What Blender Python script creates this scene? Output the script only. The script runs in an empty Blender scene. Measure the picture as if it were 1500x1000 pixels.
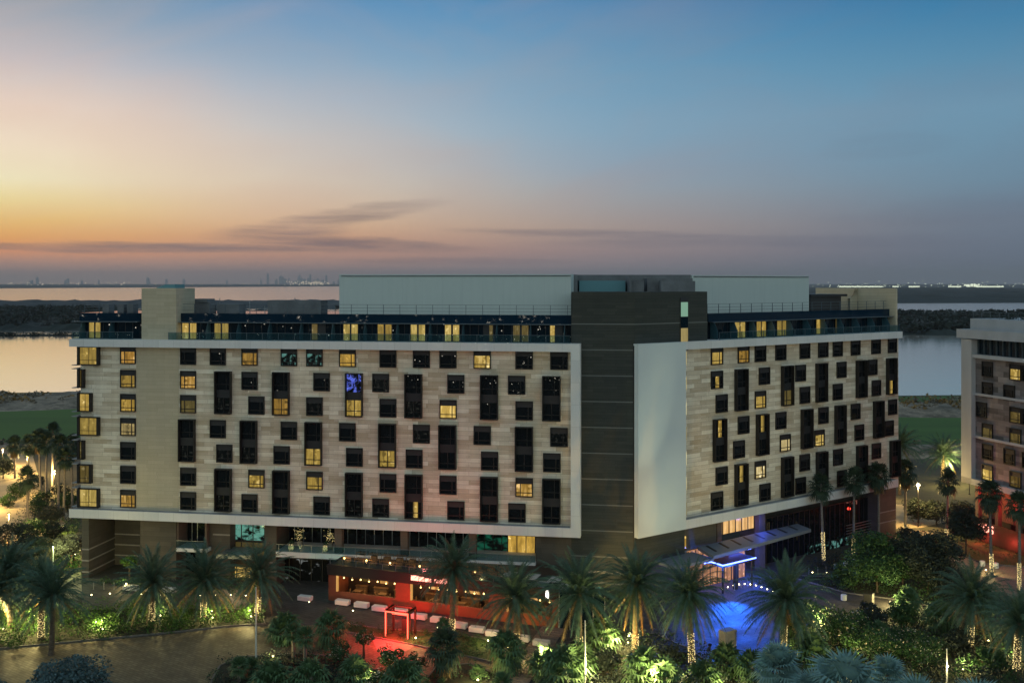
import bpy, math, random
from mathutils import Vector, Matrix
rnd = random.Random(11)
S = bpy.context.scene
COL = S.collection
PI = math.pi

# ------------------------------------------------------------ camera
F, CX, HY, H = 1458.33, 750.0, 414.0, 43.5
cam = bpy.data.cameras.new('camera')
cam.lens = 35; cam.sensor_width = 36; cam.shift_y = -85.5/1500
cam.clip_start = 0.5; cam.clip_end = 200000
cam_o = bpy.data.objects.new('camera', cam); COL.objects.link(cam_o)
cam_o.location = (0, 0, H); cam_o.rotation_euler = (PI/2, 0, 0)
S.camera = cam_o
S.view_settings.view_transform = 'Standard'
S.view_settings.look = 'None'
S.view_settings.exposure = 0
S.view_settings.gamma = 1
S.cycles.use_denoising = True
S.cycles.max_bounces = 5
S.cycles.diffuse_bounces = 3
S.cycles.glossy_bounces = 3
S.cycles.transparent_max_bounces = 8
S.cycles.volume_bounces = 0
S.cycles.sample_clamp_indirect = 3
S.cycles.caustics_reflective = False
S.cycles.caustics_refractive = False

# ------------------------------------------------------------ node helpers
def lin(c):
    return tuple(((v/255)/12.92 if v/255 <= .04045 else ((v/255+.055)/1.055)**2.4) for v in c)
class NT:
    def __init__(s, tree): s.t = tree; s.n = tree.nodes; s.l = tree.links
    def node(s, typ, **kw):
        n = s.n.new(typ)
        for k, v in kw.items(): setattr(n, k, v)
        return n
    def put(s, sock, v):
        if hasattr(v, 'is_output') : s.l.new(v, sock)
        elif v is not None: sock.default_value = v
    def math(s, op, a, b=None, c=None, clamp=False):
        n = s.node('ShaderNodeMath', operation=op, use_clamp=clamp)
        s.put(n.inputs[0], a); s.put(n.inputs[1], b); s.put(n.inputs[2], c)
        return n.outputs[0]
    def mix(s, f, a, b, blend='MIX'):
        n = s.node('ShaderNodeMix', data_type='RGBA', blend_type=blend)
        s.put(n.inputs[0], f)
        for k, v in ((6, a), (7, b)):
            if isinstance(v, tuple) and len(v) == 3: v = v + (1,)
            s.put(n.inputs[k], v)
        return n.outputs[2]
    def ramp(s, f, stops, interp='LINEAR'):
        n = s.node('ShaderNodeValToRGB'); cr = n.color_ramp; cr.interpolation = interp
        while len(cr.elements) < len(stops): cr.elements.new(1)
        for e, (p, c) in zip(cr.elements, stops):
            e.position = p
            e.color = (c, c, c, 1) if isinstance(c, (int, float)) else tuple(c) + (1,)
        s.put(n.inputs[0], f); return n.outputs[0]
    def rng(s, v, a, b, c=0., d=1., smooth=False):
        n = s.node('ShaderNodeMapRange', clamp=True)
        if smooth: n.interpolation_type = 'SMOOTHSTEP'
        s.put(n.inputs[0], v)
        for k, q in enumerate((a, b, c, d)): n.inputs[k+1].default_value = q
        return n.outputs[0]
    def noise(s, vec, scale, detail=3, rough=.5, dist=0):
        n = s.node('ShaderNodeTexNoise'); s.put(n.inputs['Vector'], vec)
        n.inputs['Scale'].default_value = scale; n.inputs['Detail'].default_value = detail
        n.inputs['Roughness'].default_value = rough; n.inputs['Distortion'].default_value = dist
        return n.outputs[0]
    def mapping(s, vec, scale=(1,1,1), loc=(0,0,0), rot=(0,0,0)):
        n = s.node('ShaderNodeMapping'); s.put(n.inputs[0], vec)
        n.inputs['Scale'].default_value = scale; n.inputs['Location'].default_value = loc
        n.inputs['Rotation'].default_value = rot
        return n.outputs[0]
    def comb(s, x, y, z):
        n = s.node('ShaderNodeCombineXYZ'); s.put(n.inputs[0], x); s.put(n.inputs[1], y); s.put(n.inputs[2], z)
        return n.outputs[0]

# ------------------------------------------------------------ dusk sky (world)
w = bpy.data.worlds.new('World'); S.world = w; w.use_nodes = True
T = NT(w.node_tree); T.n.clear()
tc = T.node('ShaderNodeTexCoord'); sep = T.node('ShaderNodeSeparateXYZ'); T.l.new(tc.outputs['Generated'], sep.inputs[0])
dx, dy, dz = sep.outputs
az = T.math('ARCTAN2', dx, dy)                                   # 0 = straight ahead, +right
el = T.math('ARCSINE', dz)
p = T.math('MULTIPLY', el, 1/0.30, clamp=True)
def stops(rows):                                                 # elevation in radians
    return [(min(1, e/0.30), lin(c)) for e, c in rows]
LEFT = stops([(0, (150,136,134)), (.0055, (156,138,134)), (.0177, (196,146,126)), (.030, (248,158,92)), (.042, (255,180,82)), (.0573, (255,208,112)), (.075, (255,234,160)),
              (.094, (255,245,202)), (.125, (252,234,206)), (.160, (240,220,204)), (.20, (202,194,196)), (.245, (152,166,180)), (.30, (104,136,160))])
MIDL = stops([(0, (150,136,134)), (.012, (172,142,134)), (.026, (212,154,124)), (.045, (236,174,124)), (.062, (246,202,154)), (.10, (243,224,195)),
              (.14, (225,213,201)), (.18, (194,196,202)), (.22, (154,175,196)), (.275, (108,150,188)), (.30, (94,138,178))])
MID = stops([(0, (140,130,138)), (.012, (152,136,140)), (.032, (178,146,138)), (.055, (194,168,152)), (.085, (180,174,172)), (.115, (160,174,188)),
             (.15, (142,174,196)), (.21, (120,165,195)), (.28, (78,143,189)), (.30, (68,132,178))])
RIGHT = stops([(0, (98,110,126)), (.02, (96,111,130)), (.055, (106,124,142)), (.095, (108,142,164)), (.16, (110,151,177)),
               (.20, (90,142,174)), (.25, (60,126,168)), (.30, (30,98,152))])
cl, cml, cm, cr_ = T.ramp(p, LEFT), T.ramp(p, MIDL), T.ramp(p, MID), T.ramp(p, RIGHT)
f1 = T.rng(az, -.50, -.20, 0, 1, True); f2 = T.rng(az, -.42, .16, 0, 1, True); f3 = T.rng(az, -.16, .54, 0, 1, True)
sky = T.mix(f3, T.mix(f2, T.mix(f1, cl, cml), cm), cr_)
# cloud streaks near the horizon: noise in (azimuth, elevation)
uv = T.comb(az, T.math('MULTIPLY', el, 9.0), 0.0)
n1 = T.noise(uv, 5.0, 6, .62, .3)
n2 = T.noise(T.comb(az, T.math('MULTIPLY', el, 22.0), 3.0), 3.0, 5, .6, .2)
def blob(a0, wa, e0, we, tilt=0.0):
    u = T.math('MULTIPLY', T.math('SUBTRACT', az, a0), 1/wa)
    e2 = T.math('SUBTRACT', T.math('SUBTRACT', el, e0), T.math('MULTIPLY', T.math('SUBTRACT', az, a0), tilt))
    e2 = T.math('ADD', e2, T.math('MULTIPLY', T.math('SUBTRACT', n1, .5), we*3.2))
    v = T.math('MULTIPLY', e2, 1/we)
    r2 = T.math('ADD', T.math('MULTIPLY', u, u), T.math('MULTIPLY', v, v))
    return T.rng(r2, 2.3, 0, 0, 1, True)
blobs = [blob(-.165, .10, .0385, .0060, -.03), blob(-.225, .050, .050, .0085, .04), blob(-.180, .090, .064, .0075, .15),
         blob(-.40, .17, .0335, .0042, 0), blob(-.27, .12, .0325, .0030, 0), blob(.10, .13, .048, .0040, -.03), blob(.24, .16, .040, .006, .0),
         blob(-.05, .09, .022, .003, 0), blob(.36, .05, .128, .010, .05), blob(.42, .10, .062, .010, .0)]
amt = [.85, .65, .60, .95, .75, .5, .45, .4, .14, .22]
m = None
for b_, a_ in zip(blobs, amt):
    q = T.math('MULTIPLY', b_, a_); m = q if m is None else T.math('MAXIMUM', m, q)
nf = T.noise(T.comb(az, T.math('MULTIPLY', el, 14.0), 1.0), 16.0, 6, .65, .6)
m = T.math('MULTIPLY', m, T.math('MULTIPLY', T.rng(n2, .25, .6, .5, 1), T.rng(nf, .30, .60, .45, 1.05)))
sky = T.mix(m, sky, T.mix(T.rng(az, -.4, .3), lin((122,98,100)), lin((98,104,122))))
# broad soft variation so the gradient is not perfectly even
n3 = T.noise(T.comb(T.math('ADD', az, T.math('MULTIPLY', el, 1.2)), T.math('MULTIPLY', T.math('SUBTRACT', el, T.math('MULTIPLY', az, .25)), 4.0), 7.0), 2.6, 5, .55, .5)
hz = T.math('MULTIPLY', T.rng(n3, .3, .7, -.04, .10), 1.0)
sky = T.mix(T.math('MULTIPLY', T.rng(n3, .40, .70), .26), sky, T.mix(T.rng(az, -.4, .4), lin((232,190,165)), lin((118,122,140))))
# rest of the dome: unseen rear sky brightened to light the facade, deep blue overhead
overhead = T.ramp(T.rng(dz, .28, .9), [(0, lin((60,108,150))), (.5, (.16,.25,.34)), (1, (.12,.20,.29))])
sky = T.mix(T.rng(el, .26, .42, 0, 1, True), sky, overhead)
back = T.ramp(T.rng(dz, 0, 1), [(0, (.53,.64,.65)), (.35, (.58,.72,.74)), (.7, (.24,.34,.39)), (1, (.12,.19,.27))])
sky = T.mix(T.rng(dy, .25, -.35, 0, 1, True), sky, back)
low = T.rng(dz, 0, -.02)
sky = T.mix(low, sky, (.03,.035,.04))
bg = T.node('ShaderNodeBackground'); T.l.new(sky, bg.inputs[0]); bg.inputs[1].default_value = 1.0
wo = T.node('ShaderNodeOutputWorld'); T.l.new(bg.outputs[0], wo.inputs[0])

# ------------------------------------------------------------ materials
M = {}
def mat(name, col=(.5,.5,.5), rough=.7, metal=0, spec=.5, em=None, es=0, fn=None, sample=False):
    m = bpy.data.materials.new(name); m.use_nodes = True
    t = NT(m.node_tree); b = t.n['Principled BSDF']
    b.inputs['Base Color'].default_value = tuple(col) + (1,)
    b.inputs['Roughness'].default_value = rough; b.inputs['Metallic'].default_value = metal
    b.inputs['Specular IOR Level'].default_value = spec
    if em: b.inputs['Emission Color'].default_value = tuple(em) + (1,); b.inputs['Emission Strength'].default_value = es
    if em and not sample: m.cycles.emission_sampling = 'NONE'
    if fn: fn(t, b)
    M[name] = m; return m
def obj_co(t): return t.node('ShaderNodeTexCoord').outputs['Object']
def vary(col, scale=1.0, amt=.25, detail=4, stretch=(1,1,1), bump=0, bscale=None, world=False, rnd_amt=0):
    def fn(t, b):
        co = t.node('ShaderNodeNewGeometry').outputs['Position'] if world else obj_co(t)
        v = t.mapping(co, stretch)
        f = t.noise(v, scale, detail, .6)
        lo = tuple(c*(1-amt) for c in col); hi = tuple(min(1, c*(1+amt)) for c in col)
        c = t.mix(t.rng(f, .3, .7), lo, hi)
        if rnd_amt:
            r = t.node('ShaderNodeObjectInfo').outputs['Random']
            c = t.mix(t.rng(r, 0, 1, 0, rnd_amt), c, tuple(x*.45 for x in col))
        t.put(b.inputs['Base Color'], c)
        if bump:
            bn = t.node('ShaderNodeBump'); bn.inputs['Strength'].default_value = bump; bn.inputs['Distance'].default_value = .05
            t.put(bn.inputs['Height'], t.noise(co, bscale or scale*6, 4)); t.put(b.inputs['Normal'], bn.outputs[0])
    return fn
def bricks(c1, c2, c3, bw, bh, mortar=.012, mcol=None, off=.5):
    def fn(t, b):
        sp = t.node('ShaderNodeSeparateXYZ'); t.l.new(obj_co(t), sp.inputs[0])
        v = t.comb(t.math('ADD', sp.outputs[0], sp.outputs[1]), sp.outputs[2], 0.0)
        def br(bw, bh, a, c, sq=1.0, off=.5, mo=mortar, mc=None):
            n = t.node('ShaderNodeTexBrick'); t.put(n.inputs['Vector'], v)
            n.offset = off; n.squash = sq; n.squash_frequency = 3; n.offset_frequency = 2
            n.inputs['Scale'].default_value = 1; n.inputs['Brick Width'].default_value = bw; n.inputs['Row Height'].default_value = bh
            n.inputs['Mortar Size'].default_value = mo; n.inputs['Mortar Smooth'].default_value = .2
            n.inputs['Color1'].default_value = a+(1,); n.inputs['Color2'].default_value = c+(1,)
            n.inputs['Mortar'].default_value = (mc or tuple(x*.55 for x in a))+(1,)
            n.inputs['Bias'].default_value = 0
            return n
        A = br(bw, bh, c1, c2, 1.4, off); B = br(bw*.62, bh*.5, c3, c2, 1.0, .37)
        f = t.noise(t.mapping(v, (1, .35, 1)), .9, 2)
        c = t.mix(.26, A.outputs[0], B.outputs[0])
        st = t.noise(t.mapping(v, (1.2, .12, 1)), .8, 5, .6)
        c = t.mix(t.rng(st, .35, .75, 0, .22), c, tuple(x*.6 for x in c1))
        g = t.noise(v, 9, 3); c = t.mix(t.rng(g, .3, .7, 0, .12), c, tuple(min(1, x*1.35) for x in c2))
        t.put(b.inputs['Base Color'], c)
        bn = t.node('ShaderNodeBump'); bn.inputs['Strength'].default_value = .5; bn.inputs['Distance'].default_value = .02
        bn.invert = True; t.put(bn.inputs['Height'], B.outputs['Fac']); t.put(b.inputs['Normal'], bn.outputs[0])
    return fn
def render_fn(c, bw, bh):
    def fn(t, b):
        sp = t.node('ShaderNodeSeparateXYZ'); t.l.new(obj_co(t), sp.inputs[0])
        v = t.comb(sp.outputs[0], sp.outputs[2], 0.0)
        n = t.node('ShaderNodeTexBrick'); t.put(n.inputs['Vector'], v); n.offset = 0
        n.inputs['Scale'].default_value = 1; n.inputs['Brick Width'].default_value = bw; n.inputs['Row Height'].default_value = bh
        n.inputs['Mortar Size'].default_value = .022; n.inputs['Mortar Smooth'].default_value = .3
        n.inputs['Color1'].default_value = tuple(x*.95 for x in c)+(1,); n.inputs['Color2'].default_value = tuple(x*1.04 for x in c)+(1,)
        n.inputs['Mortar'].default_value = tuple(x*.72 for x in c)+(1,)
        st = t.noise(t.mapping(v, (1.6, .10, 1)), 1.0, 5, .65); g = t.noise(v, .25, 4, .6)
        k = t.mix(t.rng(st, .5, .8, 0, .16), n.outputs[0], tuple(x*.5 for x in c)); k = t.mix(t.rng(g, .35, .7, 0, .10), k, tuple(x*.7 for x in c))
        t.put(b.inputs['Base Color'], k)
        bn = t.node('ShaderNodeBump'); bn.inputs['Strength'].default_value = .3; bn.inputs['Distance'].default_value = .015
        bn.invert = True; t.put(bn.inputs['Height'], n.outputs['Fac']); t.put(b.inputs['Normal'], bn.outputs[0])
    return fn
mat('stone', rough=.85, fn=bricks((.43,.325,.20), (.92,.85,.70), (.47,.385,.255), 2.9, .62, .02))
mat('stone_plain', rough=.85, fn=bricks((.47,.41,.285), (.57,.50,.36), (.52,.455,.33), 2.6, .55, .012))
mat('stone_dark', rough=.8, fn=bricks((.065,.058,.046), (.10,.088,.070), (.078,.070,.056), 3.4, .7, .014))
mat('tower_stone', rough=.8, fn=bricks((.026,.033,.029), (.052,.057,.049), (.034,.040,.035), 3.0, .44, .02))
mat('tower_trim', (.15,.16,.15), .7)
mat('neighbour_stone', rough=.8, fn=bricks((.040,.036,.036), (.31,.28,.275), (.11,.095,.092), 2.4, .9))
mat('brown_wall', rough=.8, fn=bricks((.10,.075,.06), (.14,.10,.08), (.11,.085,.07), 3.0, .8))
mat('white_render', (.72,.72,.70), .75, fn=render_fn((.71,.72,.71), 2.35, 3.0))
mat('panel_smooth', (.64,.70,.70), .7, fn=vary((.64,.70,.70), .12, .04, 3, (1,1,.3)))
mat('neighbour_render', (.42,.44,.46), .75, fn=vary((.42,.44,.46), .3, .12, 4, (1,1,.3)))
mat('ledge_grey', (.30,.31,.32), .8, fn=vary((.27,.28,.29), .6, .15))
def screen_fn(t, b):
    sp = t.node('ShaderNodeSeparateXYZ'); t.l.new(obj_co(t), sp.inputs[0])
    wv = t.math('SINE', t.math('MULTIPLY', sp.outputs[0], 2.1))
    l = t.rng(wv, .985, 1, 0, .12)
    st = t.noise(t.mapping(obj_co(t), (1.2,1,.1)), 1.5, 4)
    c = t.mix(t.rng(st, .35, .75, 0, .5), (.56,.63,.60), (.50,.57,.545)); c = t.mix(l, c, (.3,.36,.36))
    t.put(b.inputs['Base Color'], c)
mat('screen', rough=.6, fn=screen_fn)
mat('screen_teal', (.10,.26,.30), .5)
mat('roof_grey', (.16,.17,.18), .9, fn=vary((.15,.16,.17), .4, .3))
mat('dark_metal', (.018,.018,.02), .45, 0)
mat('frame_brown', (.016,.015,.014), .5, spec=.3)
def louvre_fn(t, b):
    sp = t.node('ShaderNodeSeparateXYZ'); t.l.new(obj_co(t), sp.inputs[0])
    s_ = t.math('SINE', t.math('MULTIPLY', sp.outputs[2], 42))
    t.put(b.inputs['Base Color'], t.mix(t.rng(s_, -1, 1), (.006,.006,.008), (.022,.024,.028)))
mat('louvre', rough=.6, fn=louvre_fn)
mat('canopy_grey', (.15,.18,.22), .55)
mat('metal_grey', (.30,.32,.33), .4, .7)
mat('rail_metal', (.10,.13,.15), .5, .3)
def glass_fn(t, b):
    r = t.node('ShaderNodeObjectInfo').outputs['Random']
    f = t.noise(t.mapping(obj_co(t), (1,1,1)), .8, 2)
    c = t.mix(f, (.002,.004,.006), (.010,.014,.018)); t.put(b.inputs['Base Color'], c)
mat('glass_dark', rough=.0, spec=.35, fn=glass_fn)
mat('glass_blue', (.002,.012,.022), .0, spec=.4)
mat('fascia_blue', (.003,.020,.040), .02, spec=.28)
mat('fin_teal', (.035,.10,.13), .4)
mat('rail_glass', (.03,.08,.10), .1, spec=.6)
_m = M['rail_glass']; _t = NT(_m.node_tree); _tr = _t.node('ShaderNodeBsdfTransparent'); _tr.inputs[0].default_value = (.72,.86,.88,1)
_mx = _t.node('ShaderNodeMixShader'); _mx.inputs[0].default_value = .22
_t.l.new(_tr.outputs[0], _mx.inputs[1]); _t.l.new(_t.n['Principled BSDF'].outputs[0], _mx.inputs[2]); _t.l.new(_mx.outputs[0], _t.n['Material Output'].inputs[0])
def lit(name, col, strength, fold=26, hot=True, low=.55, room=True):
    def fn(t, b):
        sp = t.node('ShaderNodeSeparateXYZ'); t.l.new(obj_co(t), sp.inputs[0])
        r = t.node('ShaderNodeObjectInfo').outputs['Random']
        def rn(k, a, c): return t.math('ADD', a, t.math('MULTIPLY', t.math('FRACT', t.math('MULTIPLY', r, k)), c-a))
        x = t.math('ADD', sp.outputs[0], sp.outputs[1]); z = sp.outputs[2]
        wv = t.math('SINE', t.math('ADD', t.math('MULTIPLY', x, fold), t.math('MULTIPLY', r, 20)))
        ns = t.noise(t.comb(t.math('ADD', x, t.math('MULTIPLY', r, 37)), t.math('MULTIPLY', z, .25), r), 2.2, 3, .6)
        f = t.math('MULTIPLY', t.rng(wv, -1, 1, .74, 1.0), t.rng(ns, .3, .7, low, 1.15))
        if hot:
            n4 = t.noise(t.comb(t.math('ADD', x, t.math('MULTIPLY', r, 91)), z, 4.0), 1.1, 2)
            f = t.math('ADD', f, t.rng(n4, .60, .74, 0, .8, True))
        if room:                                                  # a gap between the curtains with furniture-dark tones and a lamp
            gap = t.rng(t.math('ABSOLUTE', t.math('SUBTRACT', x, rn(13.7, -.8, .8))), .30, .24, 0, 1)
            gap = t.math('MULTIPLY', gap, t.math('GREATER_THAN', rn(5.3, 0, 1), .35))
            n5 = t.noise(t.comb(t.math('ADD', x, t.math('MULTIPLY', r, 53)), z, 9.0), 1.5, 1, .5)
            inner = t.rng(n5, .40, .60, .30, 1.0)
            f = t.math('ADD', t.math('MULTIPLY', f, t.math('SUBTRACT', 1, gap)), t.math('MULTIPLY', inner, gap))
        f = t.math('MULTIPLY', f, rn(3.1, .62, 1.25))
        t.put(b.inputs['Emission Strength'], t.math('MULTIPLY', f, strength))
        warm = t.mix(rn(17.9, 0, 1), col, (col[0], col[1]*.86, col[2]*.6))
        t.put(b.inputs['Emission Color'], t.mix(t.rng(f, .7, 1.7), warm, tuple(min(1, q*1.0+.16) for q in col)))
    mat(name, (.05,.04,.02), .2, em=col, es=strength, fn=fn)
lit('lit_curtain', (.78,.56,.13), .62)
lit('lit_white', (.86,.72,.36), .60, 18, True, .7)
lit('lit_amber', (.80,.46,.08), .52, 8, True, .4)
lit('lit_dim', (.55,.42,.12), .22)
lit('lit_orange', (.95,.52,.16), .85, 5, False, .8, False)
lit('lit_warm', (.92,.62,.14), .80, 3, True, .45)
lit('lit_peach', (.85,.42,.22), .65, 6, True, .5, False)
lit('lit_slit', (.85,.75,.40), .6, 1, False, .9, False)
def room_lit(name, cola, colb, thr, strength, sc=1.5, stretch=(1,1,1)):
    def fn(t, b):
        sp = t.node('ShaderNodeSeparateXYZ'); t.l.new(obj_co(t), sp.inputs[0])
        v = t.mapping(obj_co(t), stretch)
        n = t.noise(v, sc, 4, .65, .4)
        f = t.rng(n, thr, thr+.12, 0, 1)
        t.put(b.inputs['Emission Color'], t.mix(t.noise(v, sc*2.3, 2), cola, colb)); t.put(b.inputs['Emission Strength'], t.math('MULTIPLY', f, strength))
    mat(name, (.006,.008,.009), .05, em=cola, es=1, fn=fn)
room_lit('room_green', (.05,.36,.24), (.35,.75,.62), .42, .50, .8, (1,1,1.6))
room_lit('room_greendim', (.01,.16,.09), (.02,.24,.13), .45, .35, .5, (1,1,2.5))
room_lit('glow_teal', (.10,.45,.38), (.4,.85,.75), .5, .35, .9)  # teal glow, for lit rooms and for light mirrored in panes
room_lit('room_blue', (.03,.05,.9), (.25,.35,1), .46, .8, 1.1)
room_lit('room_faint', (.35,.30,.18), (.5,.55,.5), .60, .25, 2.0)
room_lit('room_store', (.45,.5,.5), (.8,.85,.8), .60, .40, .7, (1,1,1.2))
mat('led_blue', (.02,.02,.05), em=(.10,.16,1.0), es=9, sample=True)
mat('led_red', (.05,.01,.01), em=(1.0,.11,.06), es=3.2, sample=True)
mat('led_red_core', (.05,.01,.01), em=(1.0,.35,.25), es=3)
mat('led_green', (.02,.05,.03), em=(.5,.9,.65), es=.36)
mat('lamp_white', (.8,.8,.8), em=(1,.95,.85), es=3)
mat('bulb', (.5,.4,.2), em=(1.0,.66,.22), es=5)
mat('fairy', (.3,.25,.1), em=(1.0,.78,.32), es=1.6)
mat('uplight_lens', (.3,.3,.2), em=(1.0,.85,.40), es=14)
mat('street_lens', (.3,.3,.2), em=(1.0,.78,.40), es=45)
mat('far_light', (.1,.1,.1), em=(1.0,.85,.62), es=.55)
mat('far_light_white', (.1,.1,.1), em=(.9,1,.75), es=.95)
mat('back_light', (.1,.1,.1), em=(1.0,.92,.75), es=26)
mat('seat_white', (.74,.74,.74), .5)
mat('concrete', (.30,.28,.25), .85, fn=vary((.30,.28,.25), 2, .15))
mat('kerb', (.15,.14,.125), .85, fn=vary((.15,.14,.125), 3, .25))
mat('orange_wall', (.22,.065,.028), .7, fn=vary((.22,.065,.028), .8, .15))
mat('dark_wood', (.05,.03,.018), .6, fn=vary((.05,.03,.018), 2, .4, 3, (8,8,.5)))
mat('wood', (.22,.12,.05), .6, fn=vary((.22,.12,.05), 2, .3, 3, (1,6,1)))
mat('tile_white', (.5,.48,.44), .6)
mat('tile_black', (.02,.022,.02), .5)
mat('black', (.008,.008,.008), .6); mat('fascia_dark', (.014,.009,.008), .6)
mat('furniture', (.30,.17,.08), .6)
def pave_fn(c1, c2, s, mort=.02):
    def fn(t, b):
        co = t.node('ShaderNodeNewGeometry').outputs['Position']
        n = t.node('ShaderNodeTexBrick'); t.put(n.inputs['Vector'], t.mapping(co, (1,1,1), (0,0,0), (0,0,.6)))
        n.inputs['Scale'].default_value = 1; n.inputs['Brick Width'].default_value = s*2; n.inputs['Row Height'].default_value = s
        n.inputs['Mortar Size'].default_value = mort; n.inputs['Color1'].default_value = c1+(1,); n.inputs['Color2'].default_value = c2+(1,)
        n.inputs['Mortar'].default_value = tuple(x*.5 for x in c1)+(1,)
        f = t.noise(co, .35, 5, .6)
        c = t.mix(t.rng(f, .35, .7, 0, .55), n.outputs[0], tuple(x*.55 for x in c1))
        t.put(b.inputs['Base Color'], c)
        t.put(b.inputs['Roughness'], t.rng(f, .3, .7, .62, .85))
        bn = t.node('ShaderNodeBump'); bn.inputs['Strength'].default_value = .5; bn.inputs['Distance'].default_value = .02
        t.put(bn.inputs['Height'], t.noise(co, 4, 4)); t.put(b.inputs['Normal'], bn.outputs[0])
    return fn
mat('plaza', rough=.5, fn=pave_fn((.060,.053,.050), (.095,.083,.075), .6, .035))
mat('road', rough=.5, fn=pave_fn((.15,.105,.055), (.24,.18,.10), .4, .035))
mat('path_sand', (.36,.30,.20), .9, fn=vary((.36,.29,.19), .5, .15, world=True))
mat('path_stone', (.30,.24,.19), .8, fn=pave_fn((.27,.2,.16), (.33,.25,.2), .4))
def grass_fn(c1, c2, c3, s):
    def fn(t, b):
        co = t.node('ShaderNodeNewGeometry').outputs['Position']
        f = t.noise(co, s, 5, .65); g = t.noise(co, s*9, 3, .6)
        c = t.mix(t.rng(f, .35, .65), c1, c2); c = t.mix(t.rng(g, .4, .75, 0, .6), c, c3)
        t.put(b.inputs['Base Color'], c)
        bn = t.node('ShaderNodeBump'); bn.inputs['Strength'].default_value = .8; bn.inputs['Distance'].default_value = .15
        t.put(bn.inputs['Height'], g); t.put(b.inputs['Normal'], bn.outputs[0])
    return fn
mat('lawn', rough=.9, fn=grass_fn((.030,.055,.012), (.055,.09,.018), (.02,.035,.01), .3))
mat('soil', rough=.95, fn=grass_fn((.030,.026,.016), (.022,.028,.012), (.010,.013,.006), .5))
def fair_fn(t, b):
    co = t.node('ShaderNodeNewGeometry').outputs['Position']
    f = t.noise(t.mapping(co, (.25,1,1)), .035, 3, .5)
    c = t.mix(t.rng(f, .35, .65), (.045,.095,.010), (.075,.155,.018)); t.put(b.inputs['Base Color'], c)
mat('fairway', rough=.9, fn=fair_fn)
mat('dune', rough=.95, fn=grass_fn((.10,.08,.055), (.42,.33,.24), (.06,.06,.035), .12))
mat('land', rough=.95, fn=grass_fn((.060,.055,.035), (.085,.075,.05), (.03,.035,.02), .08))
mat('mangrove', rough=.95, fn=grass_fn((.012,.022,.020), (.022,.034,.028), (.008,.014,.013), .02))
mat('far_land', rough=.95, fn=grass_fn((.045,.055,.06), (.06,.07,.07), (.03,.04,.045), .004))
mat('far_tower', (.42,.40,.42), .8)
def water_fn(t, b):
    co = t.node('ShaderNodeNewGeometry').outputs['Position']
    n = t.noise(t.mapping(co, (.02,.10,1)), 1.0, 4, .6)
    bn = t.node('ShaderNodeBump'); bn.inputs['Strength'].default_value = .35; bn.inputs['Distance'].default_value = .3
    t.put(bn.inputs['Height'], n); t.put(b.inputs['Normal'], bn.outputs[0])
mat('water', (.03,.05,.06), .12, spec=.9, fn=water_fn)
_w = M['water'].node_tree.nodes['Principled BSDF']; _w.inputs['Metallic'].default_value = .75; _w.inputs['Base Color'].default_value = (1.0,.83,.66,1)
def leafm(name, c, amt=.45, rnd_amt=.0):
    def fn(t, b):
        co = obj_co(t)
        f = t.noise(co, 1.1, 3, .6); g = t.noise(co, 9, 2)
        a = tuple(x*(1-amt) for x in c); h = tuple(x*(1+amt) for x in c)
        k = t.mix(t.rng(f, .35, .65), a, h); k = t.mix(t.rng(g, .35, .7, 0, .5), k, (c[0]*1.5, c[1]*1.25, c[2]*.7))
        t.put(b.inputs['Base Color'], k)
    mat(name, c, .6, spec=.3, fn=fn)
leafm('leaf_date', (.056,.108,.078)); leafm('leaf_dry', (.20,.14,.06)); leafm('leaf_fan', (.062,.125,.060))
leafm('leaf_fan_dark', (.030,.055,.034)); leafm('leaf_blue', (.17,.30,.32), .25); leafm('leaf_tree', (.026,.070,.024))
leafm('leaf_tree_dark', (.022,.034,.030)); leafm('leaf_bluegreen', (.065,.12,.14)); leafm('leaf_shrub', (.048,.120,.020))
leafm('leaf_pale', (.15,.14,.12)); leafm('flower', (.5,.45,.38), .1); leafm('leaf_reddish', (.22,.06,.03))
mat('trunk', (.10,.075,.05), .9, fn=vary((.10,.075,.05), 3, .45, 4, (1,1,3), .8, 12))
mat('trunk_pale', (.20,.17,.14), .9, fn=vary((.20,.17,.14), 2, .3, 4, (1,1,5), .5, 10))
mat('bark', (.07,.05,.035), .9, fn=vary((.07,.05,.035), 3, .4))
mat('pole_white', (.55,.56,.50), .5)
mat('planter', (.35,.30,.22), .7)
mat('asphalt', (.05,.05,.05), .8, fn=vary((.05,.05,.05), 1, .3, world=True))

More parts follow.
